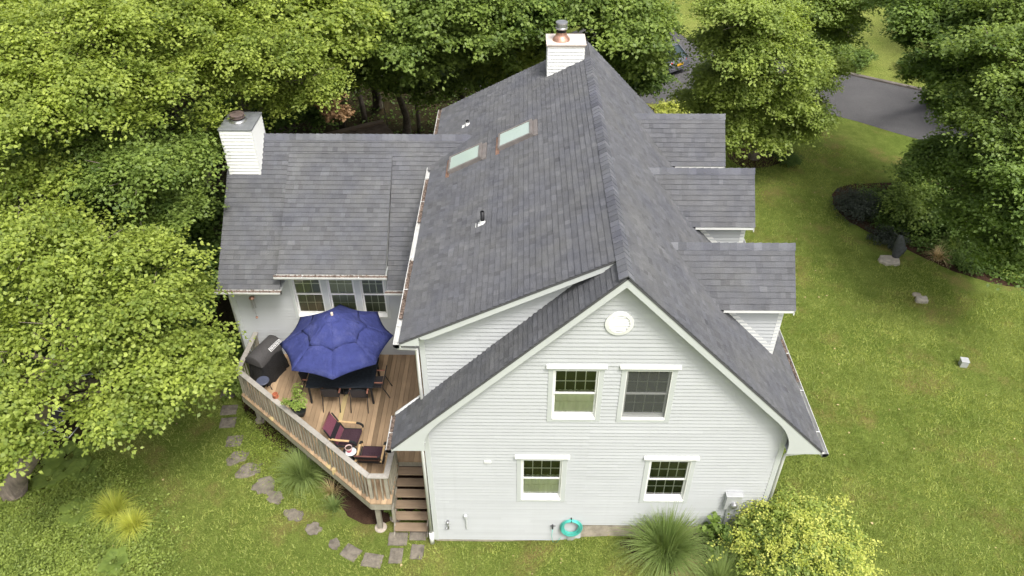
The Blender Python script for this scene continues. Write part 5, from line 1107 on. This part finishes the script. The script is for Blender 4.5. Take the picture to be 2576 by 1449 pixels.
MB().lathe([(0, .42), (.20, .42), (.205, .41), (.205, .395), (0, .395)], (-2.36, 1.56, DZ), 24).build('tabletop', CHFR, sdt); MB().lathe([(.03, .4), (.03, .02), (.15, .0)], (-2.36, 1.56, DZ), 12).build('pedestal', CHFR, sdt)
sau = MB().lathe([(0, .425), (.09, .425), (.15, .445), (.152, .452), (.09, .434), (0, .434)], (-2.33, 1.52, DZ), 28).build('saucer', WHITE, smooth=True); tag(sau, 'round white saucer under the pink pot on the side table', 'saucer')
pk = thing('flower_pot', 'pink pot with a white rim standing on the white saucer', 'flower pot', (-2.40, 1.55, DZ+.434))
MB().lathe([(0, .435), (.065, .435), (.092, .56), (.086, .56), (.06, .45)], (-2.38, 1.55, DZ), 24).build('pot', PINKPOT, pk, smooth=True); MB().lathe([(.092, .555), (.098, .56), (.098, .60), (.09, .60), (.084, .555)], (-2.38, 1.55, DZ), 24).build('rim', plain('pink_white_rim', (.75, .55, .52), .5), pk); MB().lathe([(0, .565), (.086, .565)], (-2.38, 1.55, DZ), 20).build('soil', SOIL, pk)
# covered grill
gr = thing('grill', 'barbecue grill under a black vinyl cover beside the railing', 'grill', (-5.45, 4.95, DZ))
def grill():
    L, ww = .60, .33; n1, n2 = 40, 14; A = MB(); ax = R(66); ca, sa = cos(ax), sin(ax)
    def place(u, v, z): return (-5.50+u*ca-v*sa, 4.98+u*sa+v*ca, DZ+z)
    rr = random.Random(2); vs = []; n = 48; rows = [(0.0, 1.12), (.12, 1.10), (.3, 1.04), (.5, 1.0), (.65, .97), (.80, .96), (.86, .93)]
    for z, sc in rows:
        for k in range(n):
            a = 2*pi*k/n; c, s_ = cos(a), sin(a); e = .45; u = L*.86*abs(c)**e*(1 if c > 0 else -1)*sc; v = ww*abs(s_)**e*(1 if s_ > 0 else -1)*sc
            fold = 1+.07*sin(k*2.2+z*3)*(1-z)+.04*sin(k*5.1)*(1-z); vs.append(place(u*fold, v*fold, z))
    A.raw(vs, [(i*n+k, i*n+(k+1) % n, (i+1)*n+(k+1) % n, (i+1)*n+k) for i in range(len(rows)-1) for k in range(n)])
    A.build('cover', COVER, gr, smooth=True)
    # barrel-shaped hood part of the cover
    B = MB(); m = 12; vs = []; us = [-.50, -.485, -.25, 0, .25, .485, .50]
    for iu, u in enumerate(us):
        k0 = .90 if iu in (0, 6) else 1
        for j in range(m+1): a = pi*j/m; vs.append(place(u*1.08, -cos(a)*ww*.95*k0, .80+.33*sin(a)**.8*k0))
    fs = [(i*(m+1)+j, (i+1)*(m+1)+j, (i+1)*(m+1)+j+1, i*(m+1)+j+1) for i in range(6) for j in range(m)]+[tuple(range(m+1)), tuple(6*(m+1)+j for j in range(m+1))[::-1]]
    B.raw(vs, fs); B.build('cover_top', COVERT, gr, smooth=True)
    # white bordered label with block lettering on the front of the hood
    D = MB(); a = pi*.24
    def lab(u, t, h):                                # t across the label height
        aa = pi*(.17+.13*t); return place(u, -cos(aa)*(ww*.95+h), .80+(.33+h)*sin(aa)**.8)
    def rect(u0, u1, t0, t1, h=.006): D.face([lab(u0, t0, h), lab(u1, t0, h), lab(u1, t1, h), lab(u0, t1, h)])
    rect(-.0, .50, 0, .1); rect(-.0, .50, .9, 1); rect(-.0, .02, .1, .9); rect(.48, .50, .1, .9)
    for i in range(7):
        u = .045+i*.061; rect(u, u+.014, .25, .75)
        if i % 2 == 0: rect(u+.014, u+.045, .62, .75); rect(u+.03, u+.045, .25, .62)
        else: rect(u+.014, u+.042, .25, .38); rect(u+.014, u+.042, .46, .56); rect(u+.014, u+.042, .64, .75)
    D.build('label', WHITE, gr)
grill()
sto = thing('stool', 'small round blue-grey stool next to the covered grill', 'stool', (-5.50, 4.22, DZ))
MB().lathe([(0, .50), (.18, .50), (.19, .49), (.19, .465), (0, .46)], (-5.42, 4.16, DZ), 26).build('seat', BLUEGREY, sto)
for k in range(3): a = k*2.1+.5; MB().tube([(-5.42+.1*cos(a), 4.16+.1*sin(a), DZ+.46), (-5.42+.2*cos(a), 4.16+.2*sin(a), DZ)], .011, 6).build('leg', CHFR, sto)
tp = thing('terracotta_pot', 'small empty terracotta pot standing on the rail cap', 'flower pot', (-4.69, 3.08, RT_))
MB().lathe([(0, .0), (.05, .0), (.065, .10), (.078, .10), (.078, .135), (.066, .135), (.055, .02), (0, .02)], (-4.66, 3.05, RT_), 22).build('pot', TERRA, tp, smooth=False); MB().lathe([(0, .02), (.08, .02), (.09, .045), (.082, .045)], (-4.66, 3.05, RT_-.02), 22).build('saucer', TERRA, tp)
pl = thing('rail_planter', 'black planter straddling the railing with a feathery yellow-green plant', 'planter', (-3.92, 2.55, RT_))
mb = MB(); ax = math.atan2(-3.8, 4.44); n = 30; rws = [(.12, .0, .24, .10), (.0, .0, .28, .13), (.22, .0, .34, .17), (.23, 0, .33, .16), (.10, 0, .29, .13)]; vs = []
for z, _, a_, b_ in [(-.10, 0, .24, .11), (.02, 0, .29, .14), (.15, 0, .34, .17), (.15, 0, .325, .155), (.09, 0, .30, .14), (.09, 0, .01, .01)]:
    for k in range(n): t = 2*pi*k/n; u, v = cos(t)*a_, sin(t)*b_; vs.append((-3.92+u*cos(ax)-v*sin(ax), 2.56+u*sin(ax)+v*cos(ax), RT_+z))
mb.raw(vs, [(i*n+k, i*n+(k+1) % n, (i+1)*n+(k+1) % n, (i+1)*n+k) for i in range(5) for k in range(n)]); mb.build('trough', BLKPLAS, pl, smooth=False)
rr = random.Random(4); CSs, DSs = [], []; sm = MB()
for k in range(15):
    a = rr.uniform(0, 6.28); h = rr.uniform(.18, .42); e = V((-3.92+cos(a)*.30, 2.60+sin(a)*.24, RT_+.12+h))
    if k < 3: e = V((-3.98+.05*k, 2.78, RT_+.45+.16*k))
    b = V((-3.92+cos(a)*.1, 2.56, RT_+.08)); sm.tube([b, b.lerp(e, .5)+V((0, 0, .05)), e], [.006, .005, .003], 4)
    for f in (.55, .75, .9, 1.0): CSs.append(list(b.lerp(e, f)+V((0, 0, .03)))); DSs.append([cos(a), sin(a), .2])
sm.build('stems', LF_MAPLE, pl); vs, tn = spray_leaves(np.array(CSs), np.array(DSs), np.full(len(CSs), .075), 14, .05, flat=.3, droop=.4); np_mesh('foliage', vs, np.arange(len(vs)).reshape(-1, 4), tn, mat_leaf('leaf_fern', (.17, .26, .04), (.38, .47, .12)), pl)
# wind chime below the wing eave
wc = thing('wind_chime', 'copper-topped wind chime hanging from the side wing gutter', 'wind chime', (-5.66, 5.55, 4.0))
MB().tube([(-5.66, 5.45, 4.2), (-5.66, 5.45, 3.93)], .004, 4).build('cord', CHFR, wc); MB().lathe([(0, .06), (.05, .05), (.085, .01), (.085, -.01), (0, -.01)], (-5.66, 5.45, 3.88), 20).build('cap', COPPER, wc, smooth=True)
for k in range(5): a = k*1.257; MB().tube([(-5.66+.055*cos(a), 5.45+.055*sin(a), 3.86), (-5.66+.055*cos(a), 5.45+.055*sin(a), 3.50-.04*k)], .011, 8).build('chime_tube', METAL, wc)
MB().tube([(-5.66, 5.45, 3.87), (-5.66, 5.45, 3.16)], .003, 4).build('clapper_cord', CHFR, wc); MB().lathe([(0, .035), (.03, .03), (.045, 0), (.03, -.03), (0, -.035)], (-5.66, 5.45, 3.13), 12).build('sail', COPPER, wc, smooth=True)

# ------------------------------------------------------------------ things in the yard
def blob_stone(name, x, y, r, h, mat, label, cat, group=None, seed=1, ang=0, elong=1.2, sides=6, jit=.22, square=False):
    rr = random.Random(seed); z = gz(x, y); pts = []
    n = 16
    for k in range(n):
        a = 2*pi*k/n; 
        if square: rad = r/max(abs(cos(a)), abs(sin(a)))*(.92+rr.uniform(-.04, .04)); rad = min(rad, r*1.30)
        else: rad = r*(1+rr.uniform(-jit, jit))
        u, v = rad*cos(a)*elong, rad*sin(a)/elong**.5; pts.append((x+u*cos(ang)-v*sin(ang), y+u*sin(ang)+v*cos(ang)))
    mb = MB(); c = (x, y, z+h); i0 = 0
    ring1 = [(p[0], p[1], z-.03) for p in pts]; ring2 = [(x+(p[0]-x)*.97, y+(p[1]-y)*.97, z+h*.8) for p in pts]; ring3 = [(x+(p[0]-x)*.82, y+(p[1]-y)*.82, z+h*(1+rr.uniform(-.1, .1))) for p in pts]
    mb.raw(ring1+ring2+ring3+[c], [(k, (k+1) % n, n+(k+1) % n, n+k) for k in range(n)]+[(n+k, n+(k+1) % n, 2*n+(k+1) % n, 2*n+k) for k in range(n)]+[(2*n+k, 2*n+(k+1) % n, 3*n) for k in range(n)])
    o = mb.build(name, mat, smooth=False); return tag(o, label, cat, group)
G_ST = 'stepping stones curving round the deck'
for i, (x, y, r, e, a, sq, lb) in enumerate(stones): blob_stone('stepping_stone', x, y, r*(.90 if sq else 1.02), .03, STONE, lb, 'stepping stone', G_ST, 50+i, a, e, square=bool(sq))
# hose
def hose():
    mb = MB(); rr = random.Random(3)
    for k in range(13):
        r = .20+.09*rr.random(); cx_, cz = 3.62+rr.uniform(-.02, .02), .74-r+.25*rr.random()*.3; pts = []
        sx = .9+.15*rr.random()
        for j in range(29): a = 2*pi*j/28; pts.append((cx_+r*sx*cos(a), -.06-.012*k*.5-rr.uniform(0, .004), .98-r*1.25+r*1.25*sin(a)))
        mb.tube(pts, .0115, 6, cap=False)
    mb.tube([(3.14, -.09, .60), (3.12, -.10, .3), (3.16, -.10, .05), (3.26, -.1, .0), (3.38, -.09, .25)], .007, 6)
    return tag(mb.build('garden_hose', TEAL, smooth=True), 'coiled turquoise garden hose hanging on the front wall', 'hose')
hose()
# statue on its stone
sb_ = thing('statue', 'dark stone animal statue on a pale stone at the planted bed edge', 'statue', (17.05, 12.75, gz(17, 12)))
z0 = gz(17, 12); mb = MB(); mb.tube([(17.05, 12.75, z0+.05), (17.08, 12.77, z0+.25), (17.12, 12.80, z0+.50), (17.05, 12.78, z0+.75), (17.0, 12.76, z0+.95), (16.97, 12.74, z0+1.06), (16.97, 12.72, z0+1.12)], [.13, .18, .22, .19, .13, .10, .04], 14); mb.tube([(17.2, 12.8, z0+.6), (17.35, 12.82, z0+.45), (17.33, 12.8, z0+.2)], [.07, .08, .03], 8); mb.build('figure', STATUE, sb_, smooth=True)
blob_stone('flat_stone', 16.72, 12.55, .34, .12, ROCK, 'flat pale stone at the foot of the dark statue', 'rock', seed=71, elong=1.4)
blob_stone('rock', 17.05, 10.1, .19, .16, ROCK, 'small whitish rock in the middle of the right lawn', 'rock', seed=72)
blob_stone('rock', 17.0, 10.45, .15, .05, CONC, 'small brown patch of stone right behind the whitish rock', 'rock', seed=73)
GB = 'grey boulders in the planted bed'
for i, (x, y, r, h, lb) in enumerate([(20.4, 14.4, .55, .8, 'largest grey boulder in the planted bed'), (21.0, 13.6, .35, .5, 'grey boulder right of the largest one'), (19.6, 15.4, .5, .7, 'grey boulder half hidden by the bright green shrub'), (21.9, 13.9, .3, .4, 'small pale boulder at the right of the planted bed')]): blob_stone('boulder', x, y, r, h, ROCKD, lb, 'rock', GB, 80+i)
bx = thing('utility_box', 'small grey box standing alone on the right lawn', 'box', (17.05, 6.65, gz(17, 6)))
mb = MB(); z0 = gz(17, 6); P_ = [(17.05+.16*cos(a), 6.70+.16*sin(a)) for a in (R(35), R(125), R(215), R(305))]; mb.prism(P_, 2, z0, z0+.24); mb.build('case', GRAYMET, bx, bevel=.01); mb = MB(); P_ = [(17.05+.18*cos(a), 6.70+.18*sin(a)) for a in (R(35), R(125), R(215), R(305))]; mb.prism(P_, 2, z0+.242, z0+.27); mb.build('lid', GRAYMET, bx, bevel=.008)
# two folding lawn chairs under the left trees
def lawn_lounger(x, y, rz, label, first=None):
    if first: o = copy_tree(first); o['label'] = label
    else:
        o = thing('folding_lounger', label, 'garden chair', (0, 0, 0), 'folding loungers under the left trees')
        MB().raw([(-.27, -.1, .40), (.27, -.1, .40), (.27, .45, .44), (-.27, .45, .44), (-.27, -.1, .385), (.27, -.1, .385), (.27, .45, .425), (-.27, .45, .425)], [(0, 1, 2, 3), (7, 6, 5, 4), (0, 4, 5, 1), (2, 6, 7, 3)]).build('seat', SLING, o)
        MB().raw([(-.27, -.1, .40), (.27, -.1, .40), (.27, -.75, .95), (-.27, -.75, .95), (-.27, -.1, .385), (.27, -.1, .385), (.27, -.75, .935), (-.27, -.75, .935)], [(3, 2, 1, 0), (4, 5, 6, 7)]).build('backrest', SLING, o)
        MB().raw([(-.27, .45, .44), (.27, .45, .44), (.27, .85, .30), (-.27, .85, .30), (-.27, .45, .425), (.27, .45, .425), (.27, .85, .285), (-.27, .85, .285)], [(0, 1, 2, 3), (7, 6, 5, 4)]).build('footrest', SLING, o)
        for s_ in (-1, 1):
            MB().tube([(s_*.30, -.78, .98), (s_*.30, -.1, .42), (s_*.30, .45, .46), (s_*.30, .9, .30)], .015, 6).build('side_tube', ALU, o, smooth=True)
            MB().tube([(s_*.32, -.45, .01), (s_*.32, .25, .62), (s_*.32, -.35, .66)], .014, 6).build('arm_tube', ALU, o, smooth=True); MB().tube([(s_*.33, .45, .01), (s_*.33, -.2, .45)], .014, 6).build('leg', ALU, o, smooth=True)
        for y_, z_ in ((-.78, .98), (.9, .30), (-.45, .01), (.45, .01)): MB().tube([(-.31, y_, z_), (.31, y_, z_)], .014, 6).build('cross_tube', ALU, o, smooth=True)
    o.location = (x, y, gz(x, y)); o.rotation_euler = (0, 0, rz); return o
f_ = lawn_lounger(-12.0, 5.9, R(100), 'silver-tubed folding lounger farther back under the left tree boughs'); lawn_lounger(-12.0, 3.9, R(80), 'silver-tubed folding lounger nearer the thick bare trunk', f_)
# fallen leaves and twigs
def litter():
    n = 260; x = rng.uniform(-10, 22, n); y = rng.uniform(-2, 20, n); k = ~((x > -6.6) & (x < 9) & (y > 0) & (y < 13)); x, y = x[k], y[k]; n = len(x)
    a = rng.uniform(0, 6.28, n); T = np.stack([np.cos(a), np.sin(a), np.zeros(n)], 1); N = np.tile([0, 0, 1.], (n, 1)); B = np.cross(N, T); L = rng.uniform(.03, .10, n)
    vs = leaf_verts(np.stack([x, y, gzv(x)+.055], 1), T, B, N, L, L*.7); tag(np_mesh('fallen_leaves', vs, np.arange(4*n).reshape(-1, 4), np.repeat(rng.random(n), 4), STRAW), 'scattered pale fallen leaves on the lawn', 'leaves', kind='stuff')
litter()
# kerb across the road, mailbox, lamp post, wires
KP = [(12.8, 36.3), (16, 34.0), (20.9, 31.0), (24.2, 28.85), (26.5, 27.5), (33, 22.7)]
mb = MB()
for a, b in zip(KP, KP[1:]): mb.bar((*a, .15+.05), (*b, .15+.05), .24, .13)
tag(mb.build('kerb', KERB, bevel=.03), kind='structure')
lp = thing('lamp_post', 'white lantern lamp post at the driveway beyond the roof', 'lamp post', (10.6, 35.6, .15))
MB().tube([(10.6, 35.6, .1), (10.6, 35.6, 2.0)], .06, 10).build('post', WHITE, lp); 
for k in range(3): a = k*2.1; MB().tube([(10.6, 35.6, 1.85), (10.6+.28*cos(a), 35.6+.28*sin(a), 1.95), (10.6+.32*cos(a), 35.6+.32*sin(a), 2.1)], .025, 6).build('arm', WHITE, lp); MB().lathe([(.03, 0), (.12, .05), (.13, .25), (.06, .33), (0, .36)], (10.6+.32*cos(a), 35.6+.32*sin(a), 2.1), 10).build('lantern', WHITE, lp)
mbx = thing('mailbox', 'mailbox on a dark post between the shrubs across the road', 'mailbox', (21.9, 34.0, .15))
MB().box((21.85, 33.95, .1), (21.95, 34.05, 1.25)).build('post', BARKD, mbx); mb = MB(); mb.prism([(21.75, 1.25), (22.05, 1.25), (22.05, 1.42), (21.98, 1.5), (21.82, 1.5), (21.75, 1.42)], 1, 33.7, 34.25); mb.build('box', plain('mailbox_brown', (.20, .14, .12), .6), mbx); MB().box((21.83, 33.692, 1.29), (21.97, 33.698, 1.42)).build('number_plate', WHITE, mbx)
for i, (a, b, lb) in enumerate([((14, 33, 7.6), (40, 22, 6.4), 'overhead cable at the upper right, the lower one'), ((14, 34.2, 8.6), (40, 23.2, 7.4), 'overhead cable at the upper right, the upper one')]):
    P_ = [V(a).lerp(V(b), t/12)-V((0, 0, .5*sin(pi*t/12))) for t in range(13)]; tag(MB().tube(P_, .022, 5).build('power_line', CORDB), lb, 'cable', 'overhead cables across the road')
fl = thing('flowering_shrub', 'shrub with pink and white blossom at the right, beyond the road', 'bush', (25.6, 25.9, .15))
v = unit(rng.normal(0, 1, (160, 3))); v[:, 2] = np.abs(v[:, 2]); vs, tn = spray_leaves(np.array([25.6, 25.9, .6])+v*.75, v, np.full(160, .2), 24, .11); np_mesh('foliage', vs, np.arange(len(vs)).reshape(-1, 4), tn, LF_DARK, fl)
v = unit(rng.normal(0, 1, (60, 3))); v[:, 2] = np.abs(v[:, 2]); vs, tn = spray_leaves(np.array([25.6, 25.9, .68])+v*.8, v, np.full(60, .1), 14, .09); np_mesh('blossom', vs, np.arange(len(vs)).reshape(-1, 4), tn, FLOW, fl)
# parked car, tail towards the house
def car(x, y, rz, label):
    t = thing('parked_car', label, 'car', (0, 0, 0)); L, Wd = 2.2, .88
    sec = [(-2.22, .42, .62, .60), (-2.18, .34, .78, .80), (-2.0, .30, .93, .86), (-1.2, .28, .97, .88), (0, .26, .97, .88), (1.0, .28, .93, .87), (1.8, .30, .82, .84), (2.15, .36, .68, .74), (2.24, .42, .58, .55)]
    mb = MB(); ring = []; n = 12
    for (y_, zb, zt, hw) in sec:
        P_ = [(-hw*.92, zb), (-hw, zb+.14), (-hw, zt-.16), (-hw*.93, zt-.03), (-hw*.6, zt), (0, zt+.01), (hw*.6, zt), (hw*.93, zt-.03), (hw, zt-.16), (hw, zb+.14), (hw*.92, zb), (0, zb)]; ring += [(a, y_, b) for a, b in P_]
    m = len(sec); mb.raw(ring, [(i*n+k, (i+1)*n+k, (i+1)*n+(k+1) % n, i*n+(k+1) % n) for i in range(m-1) for k in range(n)]+[tuple(range(n)), tuple((m-1)*n+k for k in range(n))[::-1]]); mb.build('body', CARP, t, smooth=True)
    cab = [(-1.98, .94, .78, .94), (-1.35, .90, .68, 1.42), (-.6, .90, .66, 1.47), (.3, .90, .66, 1.43), (1.05, .92, .74, .96)]
    mb = MB(); ring = []
    for (y_, zb, hw, zt) in cab: ring += [(-.80, y_, .93), (-hw, y_, zt-.03), (-hw*.7, y_, zt), (hw*.7, y_, zt), (hw, y_, zt-.03), (.80, y_, .93)]
    mb.raw(ring, [(i*6+k, (i+1)*6+k, (i+1)*6+k+1, i*6+k+1) for i in range(4) for k in range(5)]); mb.build('windows', CARGL, t, smooth=False)
    mb = MB(); mb.raw([(-.66, -1.38, 1.425), (.66, -1.38, 1.425), (.66, .32, 1.44), (-.66, .32, 1.44), (-.60, -.6, 1.50), (.60, -.6, 1.50)], [(0, 1, 5, 4), (4, 5, 2, 3), (0, 4, 3), (1, 2, 5)]); mb.build('roof', CARP, t)
    for s_ in (-1, 1):
        MB().bar((s_*.67, -1.36, 1.43), (s_*.80, -1.98, .95), .07, .05).build('pillar', CARP, t); MB().bar((s_*.67, .32, 1.42), (s_*.80, 1.06, .95), .06, .05).build('pillar', CARP, t)
        for y_ in (-1.38, 1.38):
            wh = MB(); wh.lathe([(.18, -.10), (.31, -.10), (.33, -.07), (.33, .07), (.31, .10), (.18, .10)], (0, 0, 0), 22); wh.v = [(s_*.80+c, y_+a, .33+b) for a, b, c in wh.v]; w1 = wh.build('wheel', TYRE, t, smooth=True)
            rm = MB(); rm.lathe([(0, .08), (.19, .085)], (0, 0, 0), 16); rm.v = [(s_*(.80)+s_*c, y_+a, .33+b) for a, b, c in rm.v]; rm.build('rim', ALU, w1)
        MB().raw([(s_*.52, -2.205, .66), (s_*.80, -2.13, .66), (s_*.84, -2.0, .84), (s_*.56, -2.13, .86)], [(0, 1, 2, 3), (3, 2, 1, 0)]).build('tail_lamp', REDL, t)
        MB().box((s_*.80, .75, .93), (s_*.98, .85, 1.05)).build('door_mirror', CARP, t, bevel=.02)
    MB().box((-.26, -2.235, .60), (.26, -2.222, .74)).build('number_plate', ORANGE, t); MB().box((-.84, -2.28, .36), (.84, -2.15, .54)).build('rear_bumper', plain('bumper_grey', (.10, .10, .12), .5), t, bevel=.03)
    t.location = (x, y, .15+.012); t.rotation_euler = (0, 0, rz); return t
car(9.95, 32.3, R(38), 'silver-grey parked car on the driveway, its red tail lamps towards the house'); 
car2 = MB()
# neighbouring buildings glimpsed at the top edge
nh = thing('neighbour_house', 'dark-roofed building behind the trees at the top edge, right of the chimney', 'house', (17, 46, .15))
MB().box((12.3, 44.2, .1), (22.6, 52, 3.0)).build('wall', plain('nb_wall', (.28, .27, .26), .9), nh)
mb = MB(); courses(mb, [(11.8, 0), (23.1, 0), (23.1, 6), (11.8, 6)], (0, 43.3, 2.7), (1, 0, 0), (0, 4.6, 3.6), .3, .02, tabs=(.3, .8), tv=.3); mb.build('roof', mat_shingle('neighbour_shingle', (.045, .042, .042), (.07, .065, .065)), nh)
for k in range(3): MB().box((14+k*2.8, 44.15, 1.1), (15.1+k*2.8, 44.19, 2.3)).build('window', CARGL, nh)
n2 = thing('neighbour_house', 'white-walled house glimpsed between trunks just right of the tall chimney', 'house', (5.6, 47, .15))
MB().box((1.0, 48, .1), (9, 56, 3.2)).build('wall', WHITE, n2); mb = MB(); courses(mb, [(.5, 0), (9.5, 0), (9.5, 5), (.5, 5)], (0, 47.5, 3.1), (1, 0, 0), (0, 4, 2.6), .3, .02, tabs=(.3, .8), tv=.3); mb.build('roof', SH, n2)
for k in range(2): MB().box((2.5+k*3, 47.95, 1.1), (3.5+k*3, 47.99, 2.4)).build('window', CARGL, n2)
MB().box((6.9, 47.93, .2), (7.9, 47.97, 2.3)).build('door', plain('red_door', (.35, .05, .04), .5), n2)
shd = thing('garden_shed', 'low garden shed with a brown roof in the shade behind the side wing', 'shed', (-5.2, 18.8, -.15))
MB().box((-7.0, 17.6, -.2), (-3.9, 20.0, 1.5)).build('wall', BARKD, shd)
mb = MB(); mb.raw([(-7.6, 19.3, 1.75), (-4.12, 20.79, 2.0), (-2.9, 18.9, 1.7), (-6.6, 17.2, 1.5)], [(3, 2, 1, 0)]); mb.raw([(-7.6, 19.3, 1.60), (-4.12, 20.79, 1.85), (-2.9, 18.9, 1.55), (-6.6, 17.2, 1.35)], [(0, 1, 2, 3)]); mb.build('roof', BROWNR, shd)
MB().bar((-7.6, 19.3, 1.78), (-4.12, 20.79, 2.03), .28, .08).build('roof_edge', plain('shed_trim', (.20, .15, .11), .9), shd)
mbp = thing('metal_pole', 'thin grey pole standing behind the brown shed roof', 'pole', (-3.6, 20.6, -.15)); MB().tube([(-3.9, 21.2, -.15), (-4.1, 21.0, 3.1)], .02, 6).build('pole', METAL, mbp)
for k in protos: pass
